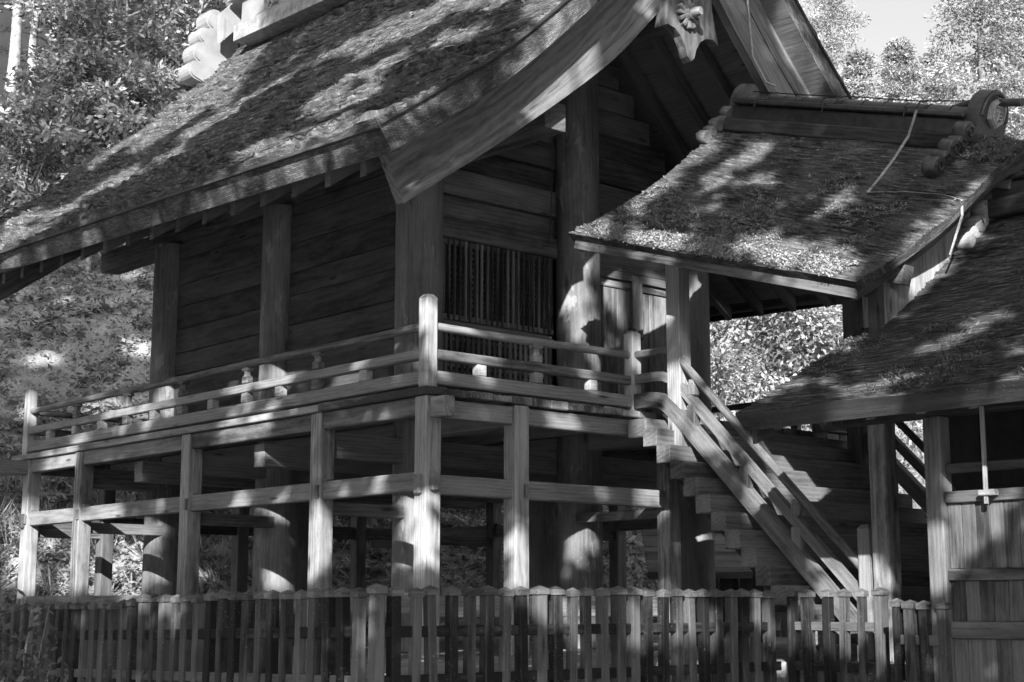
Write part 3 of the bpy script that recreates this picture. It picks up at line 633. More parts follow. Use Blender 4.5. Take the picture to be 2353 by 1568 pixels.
# ------------------------------------------------------------------ the staircase
st = thing('staircase', 'steep stair of stacked log steps with round handrails below veranda', 'stairs', (14.3, 10.4, GZ))
SX0, SX1 = 12.35, 16.35
for i in range(13):
    zt1 = 1.93-.193*i; yb = 11.81-.195*i
    box('step', 'step', st, SX0+RNG.normal(0, .015), SX1, yb-.205, yb, zt1-.2, zt1, ch=.01)
for x in (13.0, 15.7): beam('stringer', 'dark', st, (x, 12.0, 1.72), (x, 9.3, -.98+.05), .14, .22)
box('top_beam', 'step', st, 12.42, 16.2, 11.83, 12.12, 1.86, 2.07, ch=.014)
K = 1/math.sqrt(2)
def srail(x, sg):
    def line(k, zflat, rad=None, wh=None, y1=9.16, name='handrail'):
        yk = zflat-k; y0 = 12.25
        if rad:
            pts = [(x, y0, zflat)]+[(x, yk+.16-.0*q, zflat) for q in (1,)]+[(x, yk+.07, zflat-.012), (x, yk-.02, zflat-.05), (x, yk-.16, zflat-.165)]
            for t in np.linspace(.08, 1, 10): yy = (yk-.16)*(1-t)+y1*t; pts.append((x, yy, yy+k))
            tube(name, 'rail', st, pts, rad, seg=14, rough=.06)
        else:
            w, h = wh; A = []; B = []
            c = [(y0, zflat), (yk+.22, zflat), (yk+.1, zflat-.01), (yk-.02, zflat-.055), (yk-.14, zflat-.15)]+[((yk-.2)*(1-t)+y1*t, (yk-.2)*(1-t)+y1*t+k) for t in np.linspace(.02, 1, 8)]
            c = np.array(c); dd = np.gradient(c, axis=0); dd /= np.linalg.norm(dd, axis=1)[:, None]; nn = np.stack([-dd[:, 1], dd[:, 0]], 1)*-1
            U = c-nn*h/2*-1; L = c+nn*h/2*-1
            A = np.c_[np.full(len(c), x-w/2), U]; B = np.c_[np.full(len(c), x-w/2), L]
            MB().strip(A, B, (w, 0, 0)).build(name, 'rail', st)
    line(-8.81, 2.86, rad=.047); line(-9.11, 2.57, wh=(.085, .105), name='middle_handrail'); line(-9.46, 2.31, wh=(.12, .17), name='base_handrail')
    for y in (11.35, 10.62, 9.95):
        z0 = y-9.42; big = y != 10.62 or True
        b = box('stair_baluster', 'rail', st, x-.05, x+.05, y-.06, y+.06, z0, z0+.26, ch=.01)
        if y > 10.7 or y < 10.3:
            box('stair_baluster_upper', 'rail', b, x-.048, x+.048, y-.058, y+.058, z0+.36, z0+.50, ch=.014)
            box('stair_baluster_neck', 'rail', b, x-.038, x+.038, y-.04, y+.04, z0+.49, z0+.545, ch=.01)
    newel(x, 9.10, .78, GZ+.02, .07, 'rail', st)
srail(12.69, -1); srail(16.17, 1)

# ------------------------------------------------------------------ the canopy over the stairs (its ridge slopes down away from the hall)
can = thing('stair_canopy', 'sloping shingled canopy roof over the stairs, thick with moss and lichen', 'canopy', (14.4, 10.3, GZ))
CO = np.array([14.4, 11.95, 6.1]); CA = np.array([0, -.957, -.290]); CC = np.array([0, -.290, .957]); CB = np.array([1., 0, 0])
def pc(b, a, c):
    b, a, c = np.broadcast_arrays(np.asarray(b, float), np.asarray(a, float), np.asarray(c, float))
    return CO+b[..., None]*CB+a[..., None]*CA+c[..., None]*CC
CPROF = [(0, -.10), (.3, -.26), (.6, -.51), (.9, -.80), (1.36, -1.20), (1.9, -1.58), (2.5, -1.95)]; CT = .12
me, c, CPR = roof_mesh('canopy_roof', CPROF, CT, 0, 4.15, 0, 240, 260, [M['thatch2'], M['cut2'], M['soffit']], pc, amp=.012, course=.034, seed=11)
croof = put('canopy_roof', me, c, can)
Tc = lambda b: np.interp(np.abs(b), CPR[:, 0], CPR[:, 1]); Uc = lambda b: Tc(np.abs(b)*.965)-CT
for sg in (-1, 1):
    for a0 in (.10, 4.02):
        b = np.linspace(0, 2.4, 20); MB().strip(pc(sg*b, a0, Uc(b)-.003), pc(sg*b*.985, a0, Uc(b)-.17), CA*.06).build('verge_board', 'mid', croof)
    MB().beam(pc(sg*2.40, .05, Uc(2.40)-.075), pc(sg*2.40, 4.1, Uc(2.40)-.075), .05, .14, up=CC).build('eave_board', 'mid', croof)
    for a0 in np.arange(.35, 4.0, .46):
        b = np.linspace(.06, 2.3, 10); MB().strip(pc(sg*b, a0, Uc(b)-.015), pc(sg*b, a0, Uc(b)-.14), CA*.1).build('rafter', 'soffit', croof)
    MB().beam(pc(sg*1.68, .02, Uc(1.68)-.26), pc(sg*1.68, 4.12, Uc(1.68)-.26), .17, .2, up=CC).build('eave_purlin', 'mid', can)
MB().beam(pc(0, .1, Uc(.05)-.28), pc(0, 4.0, Uc(.05)-.28), .16, .2, up=CC).build('ridge_purlin', 'soffit', can)
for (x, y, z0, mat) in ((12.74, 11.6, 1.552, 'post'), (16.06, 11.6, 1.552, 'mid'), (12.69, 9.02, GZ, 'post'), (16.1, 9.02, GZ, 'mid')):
    a = (11.95-y-.29*(-1.85))/.957; z1 = 6.1-.29*a+.957*(Uc(1.68)-.36)
    if y < 10: x = x+.17*(1 if x > 14 else -1)*0
    yy = y if y > 10 else 8.88
    box('canopy_post', mat, can, x-.1, x+.1, yy-.1, yy+.1, z0+.003, z1, ch=.012)
for yy in (11.6, 8.88):
    a = (11.95-yy-.29*(-1.9))/.957; p = pc(0, a, -2.0)
    box('canopy_tie', 'mid', can, 12.4, 16.4, yy-.06, yy+.06, p[2]-.05, p[2]+.15, ch=.01)
# ridge of the canopy
for (hw, c0, c1, mat) in ((.40, -.30, -.13, 'dark'), (.27, -.128, .06, 'tile'), (.35, .062, .12, 'tile')):
    MB().beam(pc(0, .08, (c0+c1)/2), pc(0, 3.45, (c0+c1)/2), hw*2, c1-c0, up=CC, ch=.02).build('ridge_course', mat, croof)
mb = MB()
for k in range(11): mb.tube([pc(0, .1+k*.3, .12), pc(0, .1+k*.3+.27, .12), pc(0, .1+k*.3+.30, .123)], [.12, .12, .127], 14)
mb.build('ridge_tile_row', 'tile', croof)
def ornament(par, place, a, t, mat, sc=1., crest_mat=None, dirn=1):
    """arched end plate with curled cloud-shaped wings running down both slopes"""
    th = np.linspace(0, math.pi, 15); poly = [(.30*sc*math.cos(x), .05+.36*sc*math.sin(x)) for x in th]+[(-.32*sc, -.4*sc), (.32*sc, -.4*sc)]
    A0 = place(0, a, 0); Dn = place(0, a+1, 0)-A0; Uv = place(1, a, 0)-A0; Vv = place(0, a, 1)-A0
    o = MB().extrude(np.array(poly), A0, Uv, Vv, Dn*t).build('ridge_end_plate', mat, par)
    fr = MB()
    fr.tube([A0+Dn*(t+.008*dirn)+Uv*.26*sc*math.cos(x0)+Vv*(.05+.32*sc*math.sin(x0)) for x0 in th], .028*sc, 8)
    fr.build('plate_moulding', mat, o)
    for sg in (-1, 1):
        w = MB()
        for (bx, cy, r) in ((.40, -.18, .13), (.50, -.34, .10), (.62, -.42, .12), (.74, -.55, .09), (.86, -.68, .12)):
            p = A0+Uv*sg*bx*sc+Vv*cy*sc; w.tube([p, p+Dn*t*.1, p+Dn*t*.9, p+Dn*t], [r*.85*sc, r*sc, r*sc, r*.85*sc], 14)
            for k in range(9):                   # the curl in relief
                q0, q1 = k*.75, (k+1)*.75; r0, r1 = r*sc*(.75-.07*k), r*sc*(.75-.07*(k+1))
                w.beam(p+Dn*(t+.01*dirn)+Uv*sg*r0*math.cos(q0)+Vv*r0*math.sin(q0), p+Dn*(t+.01*dirn)+Uv*sg*r1*math.cos(q1)+Vv*r1*math.sin(q1), .02, .02, up=Dn, ch=.003)
        w.obox(A0+Dn*t*.5+Uv*sg*.60*sc+Vv*(-.52)*sc, (Uv*sg*.62-Vv*.78)/1.0, Dn, (Uv*sg*.78+Vv*.62), .38*sc, abs(t)*.42, .08*sc, .02)
        w.build('ornament_wing', mat, o)
    if crest_mat: crest((o, crest_mat, crest_mat), A0+Dn*(t+.002*dirn)+Vv*.12, Uv, Vv, Dn*dirn, .17)
    return o
pcu = lambda b, a, c: pc(b, a, c+.06)
ornament(croof, pcu, 3.42, .17, 'tile', .9, 'crest')
ornament(croof, pcu, .08, -.13, 'mid', .72, None, -1)
tube('ridge_tip_pipe', 'tile', croof, [pc(0, 3.05, .20), pc(0, 3.16, .24), pc(0, 3.27, .275), pc(0, 3.45, .29), pc(0, 3.9, .315)], [.04, .045, .045, .045, .045], seg=12)
tube('conductor_wire', 'iron', croof, [pc(0, .1, .28), pc(.0, .9, .27), pc(0, 1.7, .28), pc(0, 2.6, .27), pc(0, 3.2, .3)], .008, seg=5)
for a0 in (.5, 1.55, 2.7): tube('wire_clip', 'iron', croof, [pc(-.37, a0, .02), pc(-.37, a0, .12), pc(-.17, a0, .16), pc(-.12, a0, .24), pc(0, a0, .28)], .012, seg=5)
def band(name, par, pts, w, mat):
    pts = np.asarray(pts, float); mb = MB()
    for p, q2 in zip(pts[:-1], pts[1:]): mb.beam(p, q2, w, .006, up=CC, ch=.001)
    return mb.build(name, mat, par)
sf = lambda b, a, e=.03: pc(b, a, Tc(b)+e)
band('conductor_strap', croof, [pc(-.36, 2.85, .1), pc(-.41, 2.85, -.2), sf(-.6, 2.87), sf(-.85, 2.93), sf(-1.08, 2.98)], .03, 'wire')
band('conductor_strap', croof, [sf(-1.08, 2.98), sf(-1.02, 3.4), sf(-1.0, 3.85), sf(-1.04, 4.12), pc(-1.08, 4.19, Tc(1.08)-.1), pc(-1.15, 4.19, Tc(1.15)-.45)], .024, 'wire')
tube('down_conductor', 'wire', hall, [(14.25, 11.72, 8.2), (14.28, 11.72, 7.4), (14.32, 11.7, 6.75), (14.45, 11.6, 6.42), (14.5, 11.5, 6.36)], .014, seg=6)
# moss on the canopy: scattered tufts
def roof_points(n, place, T, b0, b1, a0, a1, rng, mask):
    b = rng.uniform(b0, b1, n); a = rng.uniform(a0, a1, n); k = mask(b, a, rng); return place(b[k], a[k], T(b[k])+.012)
rg = np.random.default_rng(5)
mossp = roof_points(2600, pc, Tc, -2.47, -.5, .08, 4.1, rg, lambda b, a, r: (fbm(a*1.6, b*2.1, 21)+.12*(np.abs(b)-1.2)+.0*a > .56+.10*r.random(len(b))) & (a < 3.6))
o = tufts('moss', mossp, None, 26, rg.uniform(.025, .08, len(mossp)), .028, 'moss', croof, rg, .1, .8); o['kind'] = 'stuff'
mossp = roof_points(500, pc, Tc, -2.49, -2.2, .3, 3.9, rg, lambda b, a, r: fbm(a*1.1, b*.7, 31) > .42)
o = tufts('moss', mossp, None, 40, rg.uniform(.04, .11, len(mossp)), .03, 'moss', croof, rg, .5, 1.); o['kind'] = 'stuff'
mossp = roof_points(160, pc, Tc, -.5, -.05, 3.6, 4.13, rg, lambda b, a, r: a > 0)
o = tufts('moss', mossp, None, 40, .07, .03, 'moss', croof, rg, .1, .5); o['kind'] = 'stuff'
# moss along the main roof
def place_m(b, a, c): return place_main(b, a, c)
mossp = roof_points(3600, place_m, Tm, -5.04, -.9, YF+.1, YB-.3, rg, lambda b, a, r: fbm(a*.8, b*1.5, 61) > .58+.08*r.random(len(b)))
o = tufts('moss', mossp, None, 12, rg.uniform(.02, .06, len(mossp)), .03, 'moss', roof, rg, 0., .45); o['kind'] = 'stuff'
fl_ = roof_points(150, place_m, Tm, -5.0, -.5, YF+.1, YB-.3, rg, lambda b, a, r: a > 0); fl_[:, 2] += .03
o = leaf_obj('fallen_leaves', fl_, .085, 'leafb', roof, rg, rg.uniform(.3, 1, len(fl_)), nrm=(-.6, 0, .8), kind='stuff')
fl_ = roof_points(70, pc, Tc, -2.4, -.5, .1, 4.1, rg, lambda b, a, r: a > 0); fl_[:, 2] += .02
o = leaf_obj('fallen_leaves', fl_, .06, 'leafb', croof, rg, rg.uniform(.3, 1, len(fl_)), nrm=(-.6, 0, .8), kind='stuff')

# ------------------------------------------------------------------ the side hall on the right
sh = thing('worship_hall', 'dark lower hall at right with grass-tufted shingle roof and panelled doors', 'hall', (14.6, 6, LOW))
X2 = 14.6; SPROF = [(0, 4.22), (.8, 3.58), (1.54, 3.04), (2.19, 2.62), (3.27, 2.03), (3.98, 1.70)]; ST = .2
def ps(b, a, c): return np.stack(np.broadcast_arrays(X2+b, a, c), -1)
me, c, SPR = roof_mesh('hall_roof', SPROF, ST, 2.6, 9.0, 0, 260, 330, [M['thatch3'], M['dark'], M['soffit']], ps, amp=.013, course=.04, seed=23)
sroof = put('hall_roof', me, c, sh)
Tsx = lambda b: np.interp(np.abs(b), SPR[:, 0], SPR[:, 1]); Usx = lambda b: Tsx(np.abs(b)*.965)-ST
for sg in (-1, 1):
    beam('eave_board', 'mid', sroof, (X2+sg*3.78, 2.7, Usx(3.78)-.04), (X2+sg*3.78, 8.95, Usx(3.78)-.04), .05, .08)
    for y in np.arange(5.2, 9., .5):
        b = np.linspace(.1, 3.7, 10); A = np.stack([X2+sg*b, 0*b+y, Usx(b)-.012], 1); B = A.copy(); B[:, 2] -= .11
        MB().strip(A, B, (0, .08, 0)).build('rafter', 'soffit', sroof)
    b = np.linspace(0, 3.8, 20); A = np.stack([X2+sg*b, 0*b+8.9, Usx(b)-.003], 1); B = A.copy(); B[:, 2] -= .2
    MB().strip(A, B, (0, .05, 0)).build('verge_board', 'dark', sroof)
for (hw, z0, z1, mat) in ((.34, 4.06, 4.26, 'dark'), (.24, 4.262, 4.44, 'tile'), (.3, 4.442, 4.50, 'tile')): box('ridge_course', mat, sroof, X2-hw, X2+hw, 2.8, 8.55, z0, z1, ch=.02)
ornament(sroof, lambda b, a, c: np.array([X2+b, a, 4.3+c]), 8.52, .15, 'light', .8)
EX = 11.6
for y in (7.55, 5.4, 3.2):
    box('post', 'mid', sh, EX-.085, EX+.085, y-.085, y+.085, LOW, 1.62, ch=.01)
    box('post', 'dark', sh, 17.5, 17.66, y-.08, y+.08, LOW, 1.6)
box('wall_plate', 'dark', sh, EX-.09, EX+.09, 3, 8.6, 1.622, 1.80); box('wall_plate', 'dark', sh, 17.5, 17.68, 3, 8.6, 1.602, 1.8)
for y0, y1 in ((5.49, 7.46), (3.29, 5.31)):
    for z0, z1 in ((.86, .96), (.20, .30), (-.28, -.14), (-1.5, -1.4)): box('door_rail', 'panel', sh, EX-.06, EX+.04, y0, y1, z0, z1, ch=.008)
    y = y1
    while y > y0+.02:
        w = min(.135, y-y0)
        for z0, z1 in ((.303, .857), (-.137, .197), (-1.395, -.283)): box('panel_board', 'panel', sh, EX-.02, EX+.01, y-w+.003, y-.003, z0, z1, ch=.004)
        y -= w
    box('transom_rail', 'dark', sh, EX-.03, EX+.03, y0, y1, 1.12, 1.2)
    # interior screen boards behind the open transom
    yy = y0
box('hanging_latch', 'light', sh, EX-.13, EX-.10, 7.0, 7.04, .83, 1.66); box('latch_bracket', 'light', sh, EX-.15, EX-.062, 6.93, 7.08, .90, .95)
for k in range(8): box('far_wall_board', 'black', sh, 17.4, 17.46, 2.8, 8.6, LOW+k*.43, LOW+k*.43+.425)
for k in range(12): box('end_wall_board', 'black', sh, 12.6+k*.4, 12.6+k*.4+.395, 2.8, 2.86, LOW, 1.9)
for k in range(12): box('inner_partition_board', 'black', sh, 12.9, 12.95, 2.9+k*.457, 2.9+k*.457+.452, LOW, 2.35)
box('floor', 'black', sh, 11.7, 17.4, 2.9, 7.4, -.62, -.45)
# boards closing the gap under the canopy's lower gable
x = 12.52
while x < 16.3:
    w = .15; b = x+w/2-14.4; a = (11.95-8.72-.29*(Uc(b)))/.957; zt2 = CO[2]-.29*a+.957*Uc(b)-.05; zb = Tsx(x+w/2-X2)-.08
    if zt2 > zb+.02: box('gable_board', 'light', sh, x, x+w-.006, 8.70, 8.735, zb, zt2, ch=.004)
    x += w
box('corner_stud', 'dark', sh, 12.40, 12.515, 8.66, 8.78, 2.4, 3.18)
gp = roof_points(900, ps, Tsx, -3.95, -.4, 4.8, 8.95, rg, lambda b, a, r: (fbm(a*1.1, b*1.2, 71)+.06*(np.abs(b)-2.4) > .57))
o = tufts('roof_grass', gp, None, 16, rg.uniform(.04, .12, len(gp)), .06, 'leafd', sroof, rg, .1, 1., up=.1, ratio=6.); o['kind'] = 'stuff'
gp = roof_points(1500, ps, Tsx, -3.95, -1.2, 4.8, 8.95, rg, lambda b, a, r: (fbm(a*1.4, b*1.7, 75) > .60))
o = tufts('moss', gp, None, 12, rg.uniform(.02, .06, len(gp)), .03, 'moss', sroof, rg, 0., .5); o['kind'] = 'stuff'

# ------------------------------------------------------------------ fence
def picket_mesh(h, w=.042):
    mb = MB(); z = np.linspace(-h, -.055, 6)
    mb.obox((0, 0, -(h+.055)/2), (1, 0, 0), (0, 1, 0), (0, 0, 1), w, w, (h-.055)/2, .008, .002)
    return mb.mesh('picket', M['fence'])
def cap_mesh(w=.054):
    mb = MB(); mb.obox((0, 0, -.032), (1, 0, 0), (0, 1, 0), (0, 0, 1), w, w, .0235, .004, .001)
    t = np.array([(-w, -w, -.009), (w, -w, -.009), (w, w, -.009), (-w, w, -.009), (0, 0, .022)]); k = np.arange(4)
    mb.add(t, [np.stack([k, (k+1) % 4, np.full(4, 4)], 1)], t+3); return mb.mesh('cap', M['cap'])
M['cap'] = wood('fence_cap_timber', .05, .2, speck=.4)
PM = [picket_mesh(1.72) for _ in range(4)]; PMB = picket_mesh(1.73, .047); CM = cap_mesh(); CMB = cap_mesh(.060)
def fence_run(name, label, p0, p1, s, ztop, big=(), rails=(-.33, -.70)):
    p0 = np.array(p0, float); p1 = np.array(p1, float); d = p1-p0; L = np.linalg.norm(d); d /= L
    f = thing(name, label, 'fence', (p0[0], p0[1], LOW), 'timber picket fences in front of the shrine'); n = int(L/s)
    for k in range(n+1):
        t = k*s+RNG.normal(0, .009); x, y = p0+d*t; zt_ = ztop(t); bg_ = k in big; me, c = PMB if bg_ else PM[k % 4]; cm, cc = CMB if bg_ else CM
        lean = RNG.normal(0, .011, 2); zz = zt_+(.012 if bg_ else RNG.normal(0, .008)); wsc = 1. if bg_ else RNG.uniform(.86, 1.14)
        o = put('post' if bg_ else 'picket', me, (x+c[0], y+c[1], zz+c[2]), f); o.rotation_euler = (lean[0], lean[1], RNG.normal(0, .05)); o.scale = (wsc, wsc*RNG.uniform(.92, 1.08), 1)
        oc = put('cap', cm, (x+cc[0]+lean[1]*.8, y+cc[1]-lean[0]*.8, zz+cc[2]), f); oc.rotation_euler = (lean[0], lean[1], o.rotation_euler[2]); oc.scale = (wsc, wsc, 1)
    for zr in rails:
        beam('rail', 'fence', f, (p0[0]-d[0]*.03, p0[1]-d[1]*.03, ztop(0)+zr), (p1[0]+d[0]*.03, p1[1]+d[1]*.03, ztop(L)+zr), .045, .085)
    return f
fence_run('picket_fence', 'weathered picket fence running along the left side of the veranda', (7.0, 9.72), (7.0, 21.1), .20, lambda t: .127-.016*(t+.2)-(.035 if t > 3.7 else 0), big=(17,))
fence_run('picket_fence', 'capped picket fence run across the front, between the veranda posts and viewer', (7.0, 9.5), (11.75, 9.5), .185, lambda t: .127, big=(0, 9))
fence_run('picket_fence', 'sunlit capped picket fence run at the foot of the stairs', (11.9, 9.42), (11.9, 8.42), .2, lambda t: .128, big=(5,))
fence_run('low_picket_fence', 'short low picket fence joining the stair fence to the dark hall', (11.5, 7.96), (11.5, 7.50), .152, lambda t: .03, rails=(-.33, -.72))

# ------------------------------------------------------------------ vegetation
def wp(px, d):
    """plan point in the direction of image column px at distance d"""
    t = math.atan((px-1176.5)/3567.); a = AR-t; return d*math.cos(a), d*math.sin(a)
def tree(name, label, x, y, h, crown, leaves, size, mat, bark, rng, trunk_r=.14, lean=(0, 0), group=None, clumps=26, flat=.45, conifer=False, lv=(0, 1), base=None):
    z0 = float(height(x, y)) if base is None else base; t = thing(name, label, 'tree', (x, y, z0), group)
    zz = np.linspace(-.2, h*(.97 if conifer else .86), 12); wob = np.cumsum(rng.normal(0, .05 if not conifer else .01, (12, 2)), 0)
    sp = np.stack([x+lean[0]*zz/h+wob[:, 0], y+lean[1]*zz/h+wob[:, 1], z0+zz], 1)
    tr = MB().tube(sp, np.linspace(trunk_r, trunk_r*.25, 12), 10, rough=.25)
    rx, rz0, rz1 = crown; C = []
    for k in range(clumps):
        f = (k+.5)/clumps if conifer else rng.random()**.8; zc = rz0+(rz1-rz0)*f; a = rng.uniform(0, 2*math.pi)
        if conifer: rad = rx*(1-f)**.75*rng.uniform(.1, 1.)**.6+.05
        else: rad = rx*math.sqrt(max(.05, 1-(2*f-1)**2))*rng.uniform(.35, 1.05)
        p = np.array([np.interp(zc*.85, zz, sp[:, 0])+rad*math.cos(a), np.interp(zc*.85, zz, sp[:, 1])+rad*math.sin(a), z0+zc]); C.append((p, rad))
        if k % 2 == 0 and not conifer:
            zb = max(h*.25, zc-rad*.8); q = np.array([np.interp(zb, zz, sp[:, 0]), np.interp(zb, zz, sp[:, 1]), z0+zb]); m_ = (p+q)/2+rng.normal(0, .15, 3)
            tr.tube([q, m_, p], [trunk_r*.38, trunk_r*.25, trunk_r*.1], 6, cap=False)
    tr.build('trunk', bark, t)
    n = leaves//clumps; P = []; LV = []; D = []
    for p, rad in C:
        cr = (.30*rx+.25 if rx < 4 else 1.6) if not conifer else (.25*rad+.55)
        m = rng.normal(size=(n, 3)); m /= np.linalg.norm(m, axis=1)[:, None]; m *= (rng.random(n)**.45)[:, None]*cr*rng.uniform(.7, 1.15)
        m[:, 2] *= flat
        if conifer: m[:, 2] -= .25*np.hypot(m[:, 0], m[:, 1])
        P.append(p+m); LV.append(np.clip((rng.uniform(.55, 1) if rng.random() < (.42 if mat == 'leaf' else .55) else rng.uniform(0, .25))*.65+rng.uniform(lv[0], lv[1], n)*.4+lv[0]*.3, 0, 1)); D.append(m)
    D = np.concatenate(D); D /= np.linalg.norm(D, axis=1)[:, None]+1e-6
    leaf_obj('crown', np.concatenate(P), size, mat, t, rng, np.concatenate(LV), up=.45, dirs=D, ratio=2.4)
    return t
vr = np.random.default_rng(19)
LT = [  # column, distance, height, crown (radius, from, to), trunk, label
 (4, 45, 11, (2.4, 5.5, 11), .17, 'pale slender tree at the far left edge of the wooded slope'),
 (100, 43, 10, (2.2, 4.5, 10), .15, 'slim tree with leaning pale stem left of the forked tree'),
 (165, 40, 5.5, (2.0, 2.6, 5.6), .08, 'small tree with bright flat leaf layers low on the slope'),
 (245, 42, 8.2, (2.3, 4.6, 8.4), .12, 'straight pale-barked tree with bright spreading leaf layers in the middle of the wood'),
 (255, 41, 5.0, (1.7, 2.5, 5), .07, 'young thin-stemmed tree just above the thatch edge'),
 (345, 50, 13, (2.8, 5, 13), .2, 'forked tree at the top of the frame above the ridge ornament'),
 (420, 46, 7.5, (2.4, 2.6, 7.6), .12, 'bushy bright tree behind the lobed ridge ornament'),
 (500, 49, 9.0, (2.6, 3.2, 9), .13, 'leafy tree rising behind the crossed ridge boards'),
 (590, 53, 11, (2.8, 4, 11), .15, 'tall leafy tree hidden partly by the thatch ridge'),
 (60, 52, 13, (3.0, 5, 13), .17, 'shadowy tree deep in the wood at far left'),
 (200, 55, 14, (3.2, 5, 14), .19, 'tall dark tree deep in the wood behind the pale trees'),
 (130, 60, 15, (3.4, 4, 15), .2, 'dim tall tree on the skyline of the wood, second from left'),
 (300, 60, 15, (3.4, 4, 15), .2, 'dim tall tree at the back of the wood, above the bright layered tree'),
 (-10, 58, 15, (3.4, 3, 15), .2, 'dim tall tree at the back of the wood, cut by the left edge'),
 (40, 66, 17, (3.6, 3, 17), .2, 'dim tall tree at the back of the wood, in the upper left corner'),
 (-45, 50, 14, (3.2, 3, 14), .2, 'leafy tree mostly beyond the left edge of the view'),
 (30, 40, 4.6, (1.8, 1.6, 4.6), .07, 'low leafy tree at left, just above the eave'),
 (340, 44, 5.2, (2.0, 1.8, 5.2), .08, 'rounded bright bushy tree touching the roof verge'),
]
for i, (px, d, h, cr, tr_, lab) in enumerate(LT):
    x, y = wp(px, d); tree('broadleaf_tree', lab, x, y, h, cr, 5600, .19, 'leaf', 'bark', vr, tr_, (vr.normal(0, .5), vr.normal(0, .5)), 'trees on the wooded slope', clumps=34, flat=.33)
RT = [
 (1660, 36, 8.5, (2.6, 1.2, 8.8), 'leafb', 'bright broad-leaved tree seen under the canopy beside the pillar'),
 (1790, 35, 6.6, (2.4, .8, 6.8), 'leafb', 'sunlit leafy tree under the canopy, in the middle of the gap'),
 (1905, 38, 8.5, (2.5, 1., 8.8), 'leafb', 'sunlit leafy tree under the canopy eave beside the board wall'),
 (2080, 39, 5.6, (2.6, .3, 5.8), 'leafb', 'bright low tree seen between the stair rail and dark hall post'),
 (1500, 40, 6, (2.3, .5, 6), 'leafb', 'bright small tree glimpsed low behind the stairs'),
]
for i, (px, d, h, cr, mt, lab) in enumerate(RT):
    x, y = wp(px, d); tree('broadleaf_tree', lab, x, y, h, cr, 12000, .16, mt, 'barkdark', vr, .12, (0, 0), 'sunlit trees behind the shrine', clumps=24, flat=.6)
CT_ = [
 (1952, 78, 38, (2.5, 15, 39), 'tall narrow sunlit conifer against the sky right of the gable'),
 (2320, 58, 25.5, (3.0, 9, 26), 'broad layered fir at the right edge of the sky'),
 (2120, 66, 21.0, (2.6, 9, 21.8), 'rounded pale conifer in the notch of sky above the canopy ridge'),
 (2215, 72, 22.5, (2.6, 9, 23.2), 'low conifer between the fir and the pale rounded tree'),
 (2020, 62, 19.3, (2.6, 8, 20), 'short bushy conifer just above the canopy ridge'),
 (1890, 66, 20.4, (2.4, 8, 21), 'sunlit conifer half hidden behind the gable verge'),
 (2400, 62, 23, (3.2, 8, 24), 'conifer at the right edge, behind the layered fir'),
]
for i, (px, d, h, cr, lab) in enumerate(CT_):
    x, y = wp(px, d); tree('conifer', lab, x, y, h, cr, 40000, .16, 'needle', 'barkdark', vr, .3, (0, 0), 'conifers against the sky', clumps=200, flat=.4, conifer=True, lv=(.2, 1))
# ferns, grass and leaf cover on the slope
def hillpts(n, s0, s1, r0, r1, rng):
    s = rng.uniform(s0, s1, n); r = rng.uniform(r0, r1, n)
    # invert s=.55x+.83y, r=.75x-.661y
    det = .55*-.661-.83*.75; x = (s*-.661-.83*r)/det; y = (.55*r-.75*s)/det; return np.stack([x, y, height(x, y)], 1)
fp = np.concatenate([hillpts(700, 28.2, 34, -14, 7, vr), hillpts(1600, 28.2, 47, -15, 7, vr)]); P = []; D = []; S = []; LV = []
for p in fp:
    sz = vr.uniform(.3, .75); lvp = vr.uniform(.1, .9)
    for k in range(6):
        a = vr.uniform(0, 6.28); d = np.array([math.cos(a), math.sin(a), 0]); sd = np.array([-d[1], d[0], 0]); t = np.linspace(.15, 1, 6)
        pts = p+d*(t*sz)[:, None]; pts[:, 2] += sz*(1.1*t-.95*t*t)
        for sg in (-1, 1):
            P.append(pts); D.append(np.broadcast_to(sd*sg+d*.5, pts.shape)); S.append(sz*.38*(1.15-t)); LV.append(np.full(6, lvp))
leaf_f = leaf_obj('ferns', np.concatenate(P), np.concatenate(S), 'fern', None, vr, np.clip(np.concatenate(LV)+vr.normal(0, .1, len(np.concatenate(LV))), 0, 1), dirs=np.concatenate(D)*3, up=.9, ratio=2.6)
tag(leaf_f, 'ferns covering the shaded slope behind the shrine', 'ferns', kind='stuff')
gpz = np.concatenate([hillpts(45000, 28., 34, -14, 9, vr), hillpts(50000, 28., 45, -17, 9, vr)]); gpz[:, 2] += vr.uniform(.0, .1, len(gpz))
gl = leaf_obj('ground_cover', gpz, .11, 'fern', None, vr, np.clip(.25+.5*fbm(gpz[:, 0]*.9, gpz[:, 1]*.9, 90)+vr.normal(0, .25, len(gpz)), 0, 1), up=.7, ratio=1.8)
tag(gl, 'low leafy ground cover and fallen leaves on the slope', 'ground cover', kind='stuff')
gp2 = hillpts(500, 28.2, 32.5, -16, -3, vr); ci = np.repeat(np.arange(len(gp2)), 16); pp = gp2[ci]+np.c_[vr.normal(0, .08, (len(ci), 2)), np.zeros(len(ci))]
dd = np.c_[vr.normal(0, .55, (len(ci), 2)), np.ones(len(ci))]
gr = leaf_obj('grass_tufts', pp, .55, 'fern', None, vr, np.clip(vr.uniform(.3, 1, len(ci)), 0, 1), dirs=dd*2, up=0, ratio=22)
tag(gr, 'arching grass tufts at the foot of the slope', 'grass', kind='stuff')
